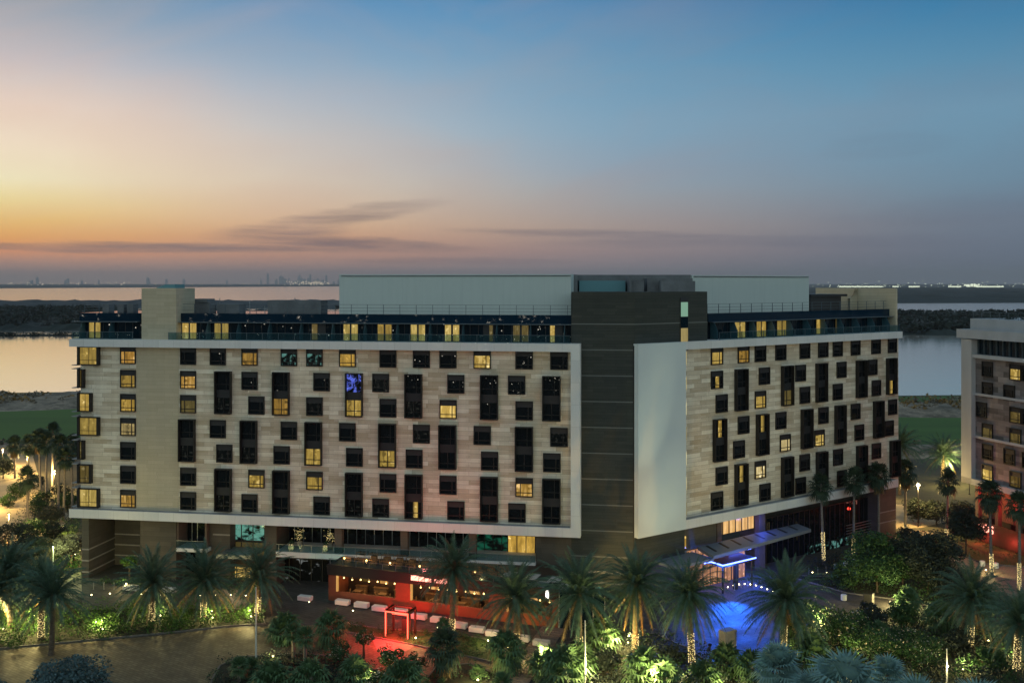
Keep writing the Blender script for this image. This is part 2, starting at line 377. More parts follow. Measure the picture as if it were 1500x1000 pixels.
# ------------------------------------------------------------ mesh builder
class MB:
    def __init__(s): s.v = []; s.f = []; s.m = []
    def add(s, vs, fs, k=0):
        b = len(s.v); s.v += [tuple(q) for q in vs]
        for f in fs: s.f.append(tuple(i+b for i in f)); s.m.append(k)
    def box(s, x0, x1, y0, y1, z0, z1, k=0):
        s.add([(x0,y0,z0),(x1,y0,z0),(x1,y1,z0),(x0,y1,z0),(x0,y0,z1),(x1,y0,z1),(x1,y1,z1),(x0,y1,z1)],
              [(0,3,2,1),(4,5,6,7),(0,1,5,4),(1,2,6,5),(2,3,7,6),(3,0,4,7)], k)
    def cbox(s, x0, x1, y0, y1, z0, z1, c=.05, k=0):              # box with chamfered vertical and top edges
        A = [(x0+c,y0),(x1-c,y0),(x1,y0+c),(x1,y1-c),(x1-c,y1),(x0+c,y1),(x0,y1-c),(x0,y0+c)]
        cx_, cy_ = (x0+x1)/2, (y0+y1)/2
        B = [(cx_+(x-cx_)*(1-2*c/(x1-x0)), cy_+(y-cy_)*(1-2*c/(y1-y0))) for x, y in A]
        vs = [(x,y,z0) for x,y in A]+[(x,y,z1-c) for x,y in A]+[(x,y,z1) for x,y in B]
        fs = [tuple(range(7,-1,-1)), tuple(range(16,24))]
        for i in range(8):
            j = (i+1) % 8; fs += [(i,j,j+8,i+8),(i+8,j+8,j+16,i+16)]
        s.add(vs, fs, k)
    def prism(s, poly, z0, z1, k=0, ktop=None):
        n = len(poly)
        a = sum(poly[i][0]*poly[(i+1)%n][1]-poly[(i+1)%n][0]*poly[i][1] for i in range(n))
        if a < 0: poly = poly[::-1]
        s.add([(x,y,z0) for x,y in poly]+[(x,y,z1) for x,y in poly], [(i,(i+1)%n,(i+1)%n+n,i+n) for i in range(n)]+[tuple(range(n-1,-1,-1))], k)
        s.add([(x,y,z1) for x,y in poly], [tuple(range(n))], k if ktop is None else ktop)
    def tube(s, pts, rs, n=8, k=0, cap=True):
        pts = [Vector(q) for q in pts]; rings = []
        if isinstance(rs, (int, float)): rs = [rs]*len(pts)
        b = len(s.v); up = None
        for i, q in enumerate(pts):
            d = (pts[min(i+1, len(pts)-1)]-pts[max(i-1, 0)]).normalized()
            a = d.cross(Vector((0,0,1)) if abs(d.z) < .95 else Vector((1,0,0))).normalized(); c = d.cross(a)
            for j in range(n):
                t = 2*PI*j/n; s.v.append(tuple(q+(a*math.cos(t)+c*math.sin(t))*rs[i]))
        for i in range(len(pts)-1):
            for j in range(n):
                j2 = (j+1) % n; s.f.append((b+i*n+j, b+i*n+j2, b+(i+1)*n+j2, b+(i+1)*n+j)); s.m.append(k)
        if cap:
            s.f.append(tuple(b+j for j in range(n))); s.m.append(k)
            s.f.append(tuple(b+(len(pts)-1)*n+j for j in range(n-1,-1,-1))); s.m.append(k)
    def ball(s, c, r, nu=8, nv=5, k=0, sz=1):
        pts = [(c[0], c[1], c[2]-r*sz+2*r*sz*i/nv) for i in range(nv+1)]
        s.tube(pts, [max(r*math.sqrt(max(0, 1-(2*i/nv-1)**2)), r*.05) for i in range(nv+1)], nu, k)
    def mesh(s, name, mats, smooth=False):
        me = bpy.data.meshes.new(name); me.from_pydata(s.v, [], s.f)
        for q in (mats if isinstance(mats, (list, tuple)) else [mats]): me.materials.append(M[q])
        me.polygons.foreach_set('material_index', s.m)
        if smooth: me.polygons.foreach_set('use_smooth', [True]*len(s.f))
        me.update(); return me
    def obj(s, name, mats, parent=None, loc=(0,0,0), rz=0, smooth=False):
        return mkobj(name, s.mesh(name, mats, smooth), parent, loc, rz)
def mkobj(name, data, parent=None, loc=(0,0,0), rz=0):
    o = bpy.data.objects.new(name, data); COL.objects.link(o)
    o.location = loc; o.rotation_euler = (0,0,rz)
    if parent: o.parent = parent
    return o
def tag(o, label=None, cat=None, group=None, kind=None):
    if label: o['label'] = label
    if cat: o['category'] = cat
    if group: o['group'] = group
    if kind: o['kind'] = kind
    return o
def thing(name, label, cat, loc=(0,0,0), rz=0, group=None, scale=1):
    o = mkobj(name, None, None, loc, rz); o.empty_display_size = .3; o.scale = (scale,)*3
    return tag(o, label, cat, group)
def dup(root, loc, rz=0, label=None, scale=1, group=None):
    r = root.copy(); COL.objects.link(r); r.location = loc; r.rotation_euler = (0,0,rz); r.scale = (scale,)*3
    if label: r['label'] = label
    if group: r['group'] = group
    for ch in list(root.children):
        c = ch.copy(); COL.objects.link(c); c.parent = r
        for g in list(ch.children):
            d = g.copy(); COL.objects.link(d); d.parent = c
    return r
def lamp(name, kind, loc, power, col, parent=None, target=None, size=.15, spot=60, blend=.6):
    l = bpy.data.lights.new(name, kind); l.energy = power; l.color = col
    l.shadow_soft_size = size
    if kind == 'SPOT': l.spot_size = math.radians(spot); l.spot_blend = blend
    o = mkobj(name, l, parent, loc)
    if target is not None:
        d = Vector(target)-Vector(loc); o.rotation_euler = d.to_track_quat('-Z', 'Y').to_euler()
    return o
def G(x, y, z=0.0):                                               # photo pixel -> point on the ground
    Y = F*(H-z)/(y-HY); return ((x-CX)/F*Y, Y)
def PX(x, Y): return ((x-CX)/F*Y, Y)

class Frame:                                                      # local axes: x along the facade, y into the building
    def __init__(s, P, ang):
        s.o = Vector(P); s.a = ang; s.u = Vector((math.cos(ang), math.sin(ang))); s.n = Vector((-math.sin(ang), math.cos(ang)))
    def s(s, x, d=0.0):                                           # distance along the facade seen at photo column x
        k = (x-CX)/F; q = s.o+s.n*d
        # q + t*u = (k*Y, Y)
        return (k*q.y-q.x)/(s.u.x-k*s.u.y)
    def Y(s, x, d=0.0): return (s.o+s.n*d+s.u*s.s(x, d)).y
    def z(s, x, y, d=0.0): return H-(y-HY)/F*s.Y(x, d)
    def w(s, t, d, z=0.0): q = s.o+s.u*t+s.n*d; return (q.x, q.y, z)
P0 = Vector(PX(101, 146.4)); P1 = Vector(PX(850, 134.7))
L = Frame(P0, math.atan2(P1.y-P0.y, P1.x-P0.x)); LEN_L = (P1-P0).length
Q0 = Vector(PX(935, 134.3)); Q1 = Vector(PX(1316, 168.5))
Rr = Frame(Q0, math.atan2(Q1.y-Q0.y, Q1.x-Q0.x)); LEN_R = (Q1-Q0).length

# ------------------------------------------------------------ setting: land, water, islands
def sheet(name, poly, z, m, kind='structure'):
    b = MB(); n = len(poly); b.add([(x,y,z) for x,y in poly], [tuple(range(n))])
    o = b.obj(name, m); a = sum(poly[i][0]*poly[(i+1)%n][1]-poly[(i+1)%n][0]*poly[i][1] for i in range(n))
    if a < 0: o.data.flip_normals()
    tag(o, kind=kind); return o
def strip(name, rows, z, m):                                      # rows of (x_left..x_right) pairs of points: grid strip
    b = MB()
    for p_, q_ in rows: b.v += [(p_[0], p_[1], z), (q_[0], q_[1], z)]
    for i in range(len(rows)-1): b.f.append((2*i, 2*i+1, 2*i+3, 2*i+2)); b.m.append(0)
    o = b.obj(name, m); return tag(o, kind='structure')
sheet('water', [(-60000,250),(60000,250),(60000,90000),(-60000,90000)], -.6, 'water')
shore = [(x, 389+4*math.sin(x*.02)+3*math.sin(x*.071+1)-(x-50)*.02) for x in range(-900, 901, 15)]
b = MB(); n = len(shore)
b.add([(x,y,0) for x,y in shore]+[(x,-400,0) for x,y in shore]+[(x,y+8,-1.5) for x,y in shore],
      [(i, n+i, n+i+1, i+1) for i in range(n-1)]+[(2*n+i, i, i+1, 2*n+i+1) for i in range(n-1)])
tag(b.obj('ground', 'land'), kind='structure')
# golf course behind the hotel
def band(y0f, y1f, z, m, name, x0=-500, x1=500):
    rows = []
    for x in range(x0, x1+1, 10): rows.append(((x, y0f(x)), (x, y1f(x))))
    b = MB()
    for p_, q_ in rows: b.v += [(p_[0],p_[1],z),(q_[0],q_[1],z)]
    for i in range(len(rows)-1): b.f.append((2*i,2*i+2,2*i+3,2*i+1)); b.m.append(0)
    return tag(b.obj(name, m), kind='structure')
band(lambda x: 268+5*math.sin(x*.03), lambda x: 386+4*math.sin(x*.02)+3*math.sin(x*.071+1)-(x-50)*.02, .05, 'fairway', 'fairway')
# grassy dune ridges on the course
def ridge(name, x0, x1, yf, wy, h, step=1.6):
    b = MB(); nx = int((x1-x0)/(step*1.5)); ny = 12; r = random.Random(int(x0)+7)
    ph = [r.random()*6 for _ in range(6)]
    for i in range(nx+1):
        x = x0+(x1-x0)*i/nx
        e = min(1, min(i, nx-i)/8)
        for j in range(ny+1):
            v = j/ny; y = yf(x)+(v-.5)*wy*(1+.25*math.sin(x*.05+ph[0]))
            z = h*math.sin(PI*v)*e*(.55+.3*math.sin(x*.11+ph[1]+v*3)+.2*math.sin(x*.31+ph[2]-v*5))+.35*math.sin(PI*v)*r.random()
            b.v.append((x, y, max(.04, z)+.01))
    for i in range(nx):
        for j in range(ny):
            a = i*(ny+1)+j; b.f.append((a, a+ny+1, a+ny+2, a+1)); b.m.append(0)
    return tag(b.obj(name, 'dune', smooth=True), kind='structure')
ridge('dune', -330, -140, lambda x: 362+(x+230)*.06, 46, 3.2)
ridge('dune', 90, 260, lambda x: 348+5*math.sin(x*.03), 36, 2.6)
ridge('dune', -330, -100, lambda x: 262, 22, 1.6)
ridge('dune', 70, 260, lambda x: 258, 26, 1.6)
# mangrove islands
def island(name, x0, x1, near, far, h, m, nx, ny, seed):
    r = random.Random(seed); b = MB()
    ph = [r.random()*6.28 for _ in range(4)]
    for i in range(nx+1):
        x = x0+(x1-x0)*i/nx
        a, c = near(x), far(x)
        for j in range(ny+1):
            v = j/ny; y = a+(c-a)*v
            z = -.7 if j in (0, ny) else h*(.35+.9*r.random()**2+.15*math.sin(x*.02+ph[0]))
            b.v.append((x+r.uniform(-.3,.3)*(x1-x0)/nx, y, z))
    for i in range(nx):
        for j in range(ny):
            q = i*(ny+1)+j; b.f.append((q, q+ny+1, q+ny+2, q+1)); b.m.append(0)
    return tag(b.obj(name, m), kind='structure')
def lerpx(x, x0, a, x1, c): t = max(0, min(1, (x-x0)/(x1-x0))); return a+(c-a)*t
island('island', -1500, 1500, lambda x: lerpx(x, -700, 930, 500, 835)+12*math.sin(x*.013)+5*math.sin(x*.06), lambda x: lerpx(x, -700, 1580, 500, 1330)+18*math.sin(x*.009), 4.2, 'mangrove', 420, 34, 5)
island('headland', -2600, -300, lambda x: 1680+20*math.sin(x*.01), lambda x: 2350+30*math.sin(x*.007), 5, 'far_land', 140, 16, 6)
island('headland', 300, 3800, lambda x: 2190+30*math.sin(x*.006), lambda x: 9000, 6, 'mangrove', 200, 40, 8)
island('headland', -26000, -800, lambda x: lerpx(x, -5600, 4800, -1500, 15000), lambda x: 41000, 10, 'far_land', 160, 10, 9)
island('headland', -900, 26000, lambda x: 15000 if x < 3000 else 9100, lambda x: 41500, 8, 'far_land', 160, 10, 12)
island('sandbar', -560, -345, lambda x: 820+6*math.sin(x*.03), lambda x: 838+6*math.sin(x*.03+.6), .5, 'mangrove', 60, 4, 13)

# ------------------------------------------------------------ foliage builders
def leafcloud(b, cen, rad, n, size, r, k=0, flat=1.0, kb=None, kbp=0):
    for _ in range(n):
        while True:
            q = Vector((r.uniform(-1,1), r.uniform(-1,1), r.uniform(-1,1)))
            if q.length <= 1: break
        q = q.normalized()*(q.length**.45)
        c = Vector(cen)+Vector((q.x*rad, q.y*rad, q.z*rad*flat))
        a = Vector((r.gauss(0,1), r.gauss(0,1), r.gauss(0,.6))).normalized(); d = a.orthogonal().normalized()
        d = Matrix.Rotation(r.random()*6.28, 3, a) @ d
        s_ = size*r.uniform(.6, 1.3)
        b.add([c-a*s_, c+d*s_*.45, c+a*s_, c-d*s_*.45], [(0,1,2,3)], kb if (kb is not None and r.random() < kbp) else k)
def frond(b, base, yaw, pitch, length, droop, r, k=0, nst=22, ll=.72):
    d = Vector((math.cos(yaw)*math.cos(pitch), math.sin(yaw)*math.cos(pitch), math.sin(pitch)))
    p_ = Vector(base); side = Vector((-math.sin(yaw), math.cos(yaw), 0)); pts = [p_.copy()]
    seg = length/nst
    tw = r.uniform(-.4,.4)
    for i in range(nst):
        t = i/nst
        d = (d+Vector((0,0,-1))*droop*(.25+t*1.5)/nst+side*tw*.03).normalized()
        p_ = p_+d*seg; pts.append(p_.copy())
    for i in range(2, nst+1):
        t = i/nst; q = pts[i]; d = (pts[i]-pts[i-1]).normalized()
        up = side.cross(d).normalized()
        l_ = ll*math.sin(PI*min(1, t*.85+.13))**.6*r.uniform(.85,1.15)
        for sg in (-1, 1):
            for o_ in (0, .5):
                ld = (side*sg*.75+d*.65+up*r.uniform(-.1,.45)-Vector((0,0,.25))).normalized()
                a = q-d*seg*(o_+.40); c = q-d*seg*(o_-.0); e = (a+c)/2+ld*l_
                b.add([a, c, e], [(0,1,2)], k)
    b.tube(pts[::4]+[pts[-1]], [.035*(1-.8*i/len(pts[::4])) for i in range(len(pts[::4])+1)], 3, k, False)
def date_crown(seed, nf=100, length=6.0, lowf=.35):
    r = random.Random(seed); b = MB()
    for i in range(nf):
        t = (i+.5)/nf
        pitch = 1.42-(1.80+lowf)*t**1.05+r.uniform(-.14,.14)
        yaw = i*2.39996+r.uniform(-.25,.25)
        frond(b, (0.12*math.cos(yaw),.12*math.sin(yaw),.1-.35*t), yaw, pitch, length*r.uniform(.85,1.08)*(1-.12*(t<.2)), r.uniform(.9,1.6)*(1.15-.35*t), r, 0 if t < .95 else 1)
    for i in range(40):                                           # cut frond stubs under the crown
        yaw = i*2.4; b.tube([(0.1*math.cos(yaw),.1*math.sin(yaw),-.3-i*.02),(.38*math.cos(yaw),.38*math.sin(yaw),-.02-i*.02)], [.06,.03], 3, 1, False)
    return b.mesh('crown', ['leaf_date', 'leaf_dry'])
def fan_leaf(b, base, yaw, pitch, pet, rad, droop, r, k=0, nseg=13, spread=2.3):
    d = Vector((math.cos(yaw)*math.cos(pitch), math.sin(yaw)*math.cos(pitch), math.sin(pitch)))
    side = Vector((-math.sin(yaw), math.cos(yaw), 0)); up = side.cross(d)*-1
    p_ = Vector(base)+d*pet-Vector((0,0,droop*pet*.3))
    b.tube([base, (Vector(base)+p_)/2+Vector((0,0,.05)), p_], [.03,.025,.02], 3, k, False)
    for i in range(nseg):
        a = (i/(nseg-1)-.5)*2*spread/1.0
        a0 = a-spread/(nseg-1)*.9; a1 = a+spread/(nseg-1)*.9
        def dirn(an, lift=0): return (d*math.cos(an)+side*math.sin(an)+up*lift).normalized()
        l_ = rad*(1-.18*abs(a)/spread)*r.uniform(.92,1.05)
        m0 = p_+dirn(a0, .15)*l_*.55; m1 = p_+dirn(a1, .15)*l_*.55
        e = p_+dirn(a)*l_-Vector((0,0,droop*l_*.45*r.uniform(.6,1.4)))
        b.add([p_, m0, e, m1], [(0,1,2,3)], k)
def fan_crown(seed, n=34, pet=1.0, rad=.95, droop=.6, skirt=.0, top='leaf_fan', lowp=-1.0, nseg=13):
    r = random.Random(seed); b = MB()
    for i in range(n):
        t = (i+.5)/n; yaw = i*2.39996+r.uniform(-.3,.3)
        pitch = 1.35+(lowp-1.35)*t+r.uniform(-.15,.15)
        fan_leaf(b, (0,0,-.25*t), yaw, pitch, pet*r.uniform(.8,1.15), rad*r.uniform(.85,1.1), droop*(.5+t), r, 0, nseg)
    for i in range(int(n*skirt)):
        yaw = r.random()*6.28; z = -.3-1.4*r.random()
        fan_leaf(b, (0,0,z), yaw, -1.1+r.uniform(-.2,.2), pet*.35, rad*.8, .9, r, 1, 7)
    return b.mesh('crown', [top, 'leaf_dry'])
def trunk_mesh(h, r0, r1, seed, kind='date'):
    r = random.Random(seed); b = MB(); n = 10 if kind == 'date' else 7
    steps = int(h/.28) if kind == 'date' else 10
    pts = []; rs = []
    bend = r.uniform(-.25,.25); bend2 = r.uniform(-.2,.2)
    for i in range(steps+1):
        t = i/steps
        pts.append((bend*math.sin(t*PI/2)*(t), bend2*t*t, h*t)); rr = r0+(r1-r0)*t
        if kind == 'date': rr *= (1.10 if i % 2 else .92)
        if i == 0: rr *= 1.35
        rs.append(rr)
    pts = [(x*(1-0),y,z) for x,y,z in pts]
    # keep the top centred so crowns sit on it
    ex, ey, _ = pts[-1]; pts = [(x-ex*(z/h), y-ey*(z/h), z) for x,y,z in pts]
    b.tube(pts, rs, n)
    return b.mesh('trunk', 'trunk' if kind == 'date' else 'trunk_pale', smooth=(kind != 'date'))
def fairy_mesh(z0, z1, rad, n, seed):
    r = random.Random(seed); b = MB(); turns = (z1-z0)/.17
    for i in range(n):
        t = i/n; a = t*turns*2*PI+r.uniform(-.5,.5); z = z0+(z1-z0)*t+r.uniform(-.12,.12)
        c = (rad*math.cos(a), rad*math.sin(a), z); s_ = .042*r.uniform(.7,1.3)
        b.add([(c[0]+s_,c[1],c[2]),(c[0]-s_,c[1],c[2]),(c[0],c[1]+s_,c[2]),(c[0],c[1]-s_,c[2]),(c[0],c[1],c[2]+s_),(c[0],c[1],c[2]-s_)],
              [(0,2,4),(2,1,4),(1,3,4),(3,0,4),(2,0,5),(1,2,5),(3,1,5),(0,3,5)])
    return b.mesh('fairy_lights', 'fairy')
DC = [date_crown(1), date_crown(2, 92, 5.7), date_crown(3, 108, 6.1), date_crown(4, 84, 5.9, .2), date_crown(9, 96, 5.6), date_crown(12, 112, 6.3)]
DBIG = [date_crown(31, 140, 6.5, .60), date_crown(33, 130, 6.7, .50)]
TR = {}
def trunk_for(h, kind='date'):
    hh = round(h*2)/2
    if (hh, kind) not in TR:
        TR[(hh, kind)] = trunk_mesh(hh, .34 if kind == 'date' else .24, .27 if kind == 'date' else .16, int(hh*10), kind)
    return hh, TR[(hh, kind)]
FM = {}
def palm(kind, x, y, h, crown, label, scale=1.0, wrap=None, cat='palm tree', group=None, name=None, up=None, cs=1.0):
    gx, gy = G(x, y); t = thing(name or kind, label, cat, (gx, gy, 0), rnd.random()*6.28, group, scale)
    hh, tm = trunk_for(h, 'date' if kind == 'date_palm' else 'fan')
    if kind == 'date_palm': crown = DBIG[int(x) % 2] if x in (1421, 1147, 1014, 930) else DC[(DC.index(crown)+int(x)) % 6]; t.rotation_euler = (rnd.uniform(-.05,.05), rnd.uniform(-.05,.05), t.rotation_euler[2]); cs *= rnd.uniform(.93,1.08)
    else: t.rotation_euler = (rnd.uniform(-.04,.04), rnd.uniform(-.04,.04), t.rotation_euler[2])
    mkobj('trunk', tm, t); c = mkobj('crown', crown, t, (0,0,hh), rnd.random()*6.28); c.scale = (cs,cs,cs)
    if wrap:
        key = (wrap, kind)
        if key not in FM: FM[key] = fairy_mesh(wrap[0], wrap[1], .38 if kind == 'date_palm' else .25, int((wrap[1]-wrap[0])*75), 3)
        mkobj('fairy_lights', FM[key], t)['kind'] = 'stuff'
    return t

# ------------------------------------------------------------ hotel
hotel = thing('hotel', 'big L-shaped hotel block clad in pale stone with a dark central tower', 'hotel', (0, 134, 0))
HL = Vector((0,134,0))
def part(b, name, m, fr=None, parent=hotel, smooth=False, label=None, each=0):
    if each:                                                      # every `each` boxes become a part of their own
        o = None
        for i in range(0, len(b.f), 6*each):
            q = MB(); q.v = b.v[i//6*8:(i//6+each)*8]; q.f = [tuple(v-i//6*8 for v in f) for f in b.f[i:i+6*each]]; q.m = b.m[i:i+6*each]
            o = part(q, name, m, fr, parent)
        return o
    loc = -HL if fr is None else Vector((fr.o.x, fr.o.y, 0))-HL
    o = b.obj(name, m, parent, loc, fr.a if fr else 0, smooth)
    if label: o['label'] = label
    return o
FD = 1.2                                                          # facade sits this far behind the white frame
sl0, sl1 = L.s(118, FD), L.s(836, FD)
srw = Rr.s(1005, 0); sr1 = Rr.s(1316, FD)
ZB0, ZB1, ZT0, ZT1 = 9.05, 10.3, 34.16, 35.26
b = MB(); b.box(sl0, sl1+1.0, FD, 18, 9.3, 34.9); part(b, 'wall', 'stone', L)
b = MB(); b.box(srw-1.5, sr1, FD, 18, 9.3, 34.9); part(b, 'wall', 'stone', Rr)
# white frames
b = MB()
b.box(0, LEN_L, 0, 2.4, ZB0, ZB1-.15); b.box(0, LEN_L, 0, 2.6, ZT0, ZT1)
b.box(L.s(836), LEN_L, .003, 2.2, ZB1-.15, ZT0)
b.box(0, LEN_L, 0, .25, ZB1-.15, ZB1)
b.box(0, 1.6, 2.4, 18, ZB0, ZB1-.15); b.box(0, 1.6, 2.6, 18, ZT0, ZT1)
part(b, 'white_frame', 'white_render', L)
b = MB()
b.box(0, srw, 0, 1.0, ZB0, ZT1); part(b, 'blank_panel', 'panel_smooth', Rr); b = MB(); b.box(srw+.001, LEN_R, 0, 2.4, ZB0, ZB1-.15); b.box(srw+.001, LEN_R+1.2, 0, 2.6, ZT0, ZT1)
b.box(srw, LEN_R, 0, .25, ZB1-.15, ZB1)
part(b, 'white_frame', 'white_render', Rr, each=1)
b = MB(); b.box(.3, LEN_L-1.5, .26, FD, ZB1-.145, ZB1-.02); part(b, 'ledge', 'ledge_grey', L)
b = MB(); b.box(srw+.1, LEN_R-.1, .26, FD, ZB1-.145, ZB1-.02); part(b, 'ledge', 'ledge_grey', Rr)
# plain stone stair towers
b = MB(); b.box(L.s(199.6, FD-.02), L.s(262, FD-.02), FD-.025, FD+.5, ZB1-.02, ZT0)
b.box(L.s(207.5, FD), L.s(258, FD), FD-.02, 7.0, ZT1, 42.75)
part(b, 'stair_tower', 'stone_plain', L)
b = MB(); s0, s1 = L.s(233, 3), L.s(261, 3)
b.add([(s0,2,42.75),(s1,2,42.75),(s1,5,42.75),(s0,5,42.75),(s0+1.6,2,43.3),(s1,2,43.3),(s1,5,43.3),(s0+1.6,5,43.3)], [(0,1,5,4),(1,2,6,5),(2,3,7,6),(3,0,4,7),(4,5,6,7)])
part(b, 'skylight', 'screen_teal', L)
b = MB(); b.box(sr1-.45, sr1+.02, 1.4, 18, 35.3, 42.6)
s0 = Rr.s(1245, 9)
b.add([(s0,9,38),(sr1-.5,9,38),(sr1-.5,9,42.6),(s0+5,9,42.6),(s0,9,40.8), (s0,9.5,38),(sr1-.5,9.5,38),(sr1-.5,9.5,42.6),(s0+5,9.5,42.6),(s0,9.5,40.8)],
      [(0,1,2,3,4),(9,8,7,6,5),(2,7,8,3),(3,8,9,4)])
part(b, 'parapet_wall', 'stone_plain', Rr)
# penthouse floor
PD = 2.9
for fr, a0, a1, lits, nm, dv in ((L, L.s(119, PD), L.s(838, PD), [(132,147),(267,287),(315,335)], 'L', 4.75),
                                 (Rr, Rr.s(1036, PD), sr1-.5, [], 'R', 4.2)):
    dz_ = 0 if fr is L else -.006
    gaps = [(a0, a1)] if fr is Rr else [(a0, L.s(207.5, PD)), (L.s(258, PD), a1)]
    bg_, bf, bs, bfin, br, brg = MB(), MB(), MB(), MB(), MB(), MB()
    for g0, g1 in gaps:
        bg_.box(g0, g1, PD, 15, 35.2, 37.8+dz_)
        bf.box(g0-.1, g1, PD-.3, 15.2, 37.8, 39.05+dz_)
        bs.box(g0-.9 if g0 == a0 and fr is L else g0, g1, PD-1.2, PD-.3, 37.72, 37.82)
        x = g0+.6; i = 0
        while x < g1-.3:
            if i % 1 == 0:
                for q in range(4):
                    bfin.box(x, x+.06, PD-1.5+q*.15, PD-1.5+(q+1)*.15, 35.26, 36.6+.28*q)
                bfin.box(x, x+.08, PD-.9, PD, 35.26, 37.7)
            x += dv; i += 1
        br.box(g0, g1, .55, .62, 36.32, 36.37)
        brg.box(g0, g1, .57, .59, 35.28, 36.30)
        # roof railing
        for zz in (39.45, 39.9, 40.38): br.box(g0+.3, g1, PD+.3, PD+.34, zz, zz+.045)
        x = g0+.3
        while x < g1: br.box(x, x+.06, PD+.28, PD+.36, 39.05, 40.4); x += 2.4
        x = g0
        while x < g1: br.box(x, x+.05, .54, .63, 35.26, 36.33); x += 2.4
    part(bg_, 'penthouse_glazing', 'glass_blue', fr); part(bf, 'penthouse_fascia', 'fascia_blue', fr)
    part(bs, 'shade_slab', 'rail_metal', fr); part(bfin, 'terrace_divider', 'fin_teal', fr, each=5)
    part(br, 'railing', 'rail_metal', fr); part(brg, 'glass_balustrade', 'rail_glass', fr)
    b = MB(); x = a0
    while x < a1: b.box(x, x+.07, PD-.06, PD, 35.3, 37.8); x += dv/4
    part(b, 'mullions', 'dark_metal', fr)
# penthouse doors
def doors(fr, x0, x1, m, only=None):
    s0, s1 = fr.s(x0, PD-.1), fr.s(x1, PD-.1); mid = (s0+s1)/2
    f = MB(); f.box(s0-.12, s1+.12, PD-.11, PD-.075, 35.27, 37.75); d = part(f, 'terrace_door', 'dark_metal', fr)
    g = MB()
    for k, (a, c) in enumerate(((s0, mid-.14), (mid+.14, s1))):
        if only is None or only == k: g.box(a, c, PD-.15, PD-.114, 35.33, 37.6)
    o = g.obj('pane', m, d)
for x0, x1, m_, on in ((131,147,'lit_curtain',None),(267.5,287.5,'lit_curtain',None),(314.5,334.5,'lit_curtain',None),(457,476,'lit_dim',0),(503.5,524,'lit_curtain',None),
               (553.5,573.5,'lit_curtain',None),(602,622.5,'lit_curtain',None),(652,672.5,'lit_curtain',None),(709,722,'lit_dim',1),(752,774,'lit_dim',None),(806,822,'lit_curtain',0)):
    doors(L, x0, x1, m_, on)
for x0, x1, m_ in ((1076.5,1091,'lit_curtain'),(1108.5,1121.5,'lit_curtain'),(1138.5,1152,'lit_curtain'),(1196,1207.5,'lit_curtain'),(1224,1231,'lit_dim')):
    doors(Rr, x0, x1, m_)
# roof plant screens
b = MB(); b.box(L.s(497, 7), L.s(836.5, 7), 7, 13, 38.5, 44.75); part(b, 'roof_screen', 'screen', L)
b = MB(); b.box(Rr.s(1014, 7), Rr.s(1185, 7), 7, 13, 38.5, 44.68); part(b, 'roof_screen', 'screen', Rr)
b = MB(); y0_ = 147.5
def xr(x, Y): return (x-CX)/F*Y
b.box(xr(837,y0_), xr(845,y0_), 146, 151, 38, 44.74); b.box(xr(843,y0_), xr(1016,y0_), 150, 154, 38, 44.74)
b.box(xr(922,y0_), xr(940,y0_), 145, 148, 38, 43.9); b.box(xr(946,y0_), xr(1012,y0_), 146, 150, 38, 44.2)
b.box(xr(963,y0_), xr(1012,y0_), 144, 145.9, 38, 43.8); b.box(xr(918,y0_), xr(921,y0_), 144, 149, 38, 44.5)
part(b, 'roof_plant', 'roof_grey')
b = MB(); b.box(xr(848,y0_), xr(915,y0_), 146.5, 149.9, 38, 43.85); part(b, 'roof_tank_screen', 'screen_teal')
b = MB(); b.box(L.s(285, 8), L.s(308, 8), 8, 10, 39.05, 40.6); b.box(L.s(287, 8), L.s(305, 8), 7.6, 10.2, 40.6, 41.1)
b.box(L.s(392, 9), L.s(470, 9), 9, 12, 39.05, 40.9); b.box(L.s(320, 10), L.s(352, 10), 9.5, 12, 39.05, 40.3)
for x in (150, 172, 186): b.box(L.s(x, 8), L.s(x+9, 8), 8, 9.5, 39.05, 40.2)
part(b, 'air_handling_unit', 'roof_grey', L, each=1)
b = MB(); s0, s1 = Rr.s(1187, 8), Rr.s(1232, 8)
b.box(s0, s1, 8, 12, 39.05, 41.2); b.box(s0-.4, s1+1.2, 7.6, 12.2, 41.2, 41.6)
part(b, 'roof_kiosk', 'dark_metal', Rr)
b = MB()
for i in range(7):
    x = L.s(540+i*42, 13.2); b.cbox(x, x+1.6, 13.3, 15, 39.05, 40.6, .05)
b2 = MB(); r_ = random.Random(8)
for i in range(9): q = L.s(300+i*22, 11); b2.tube([(q,11,39.05),(q,11,39.05+r_.uniform(.8,2.2))], .07, 5)
part(b2, 'vent_pipes', 'metal_grey', L)['kind'] = 'stuff'
b = MB(); q0 = L.s(500, 6.98); b.box(q0, L.s(836, 6.98), 6.93, 7, 44.45, 44.6); part(b, 'screen_trim', 'roof_grey', L, each=1)
b = MB(); q0 = Rr.s(1016, 6.98); b.box(q0, Rr.s(1184,6.98), 6.93, 7, 44.4, 44.55); part(b, 'screen_trim', 'roof_grey', Rr, each=1)
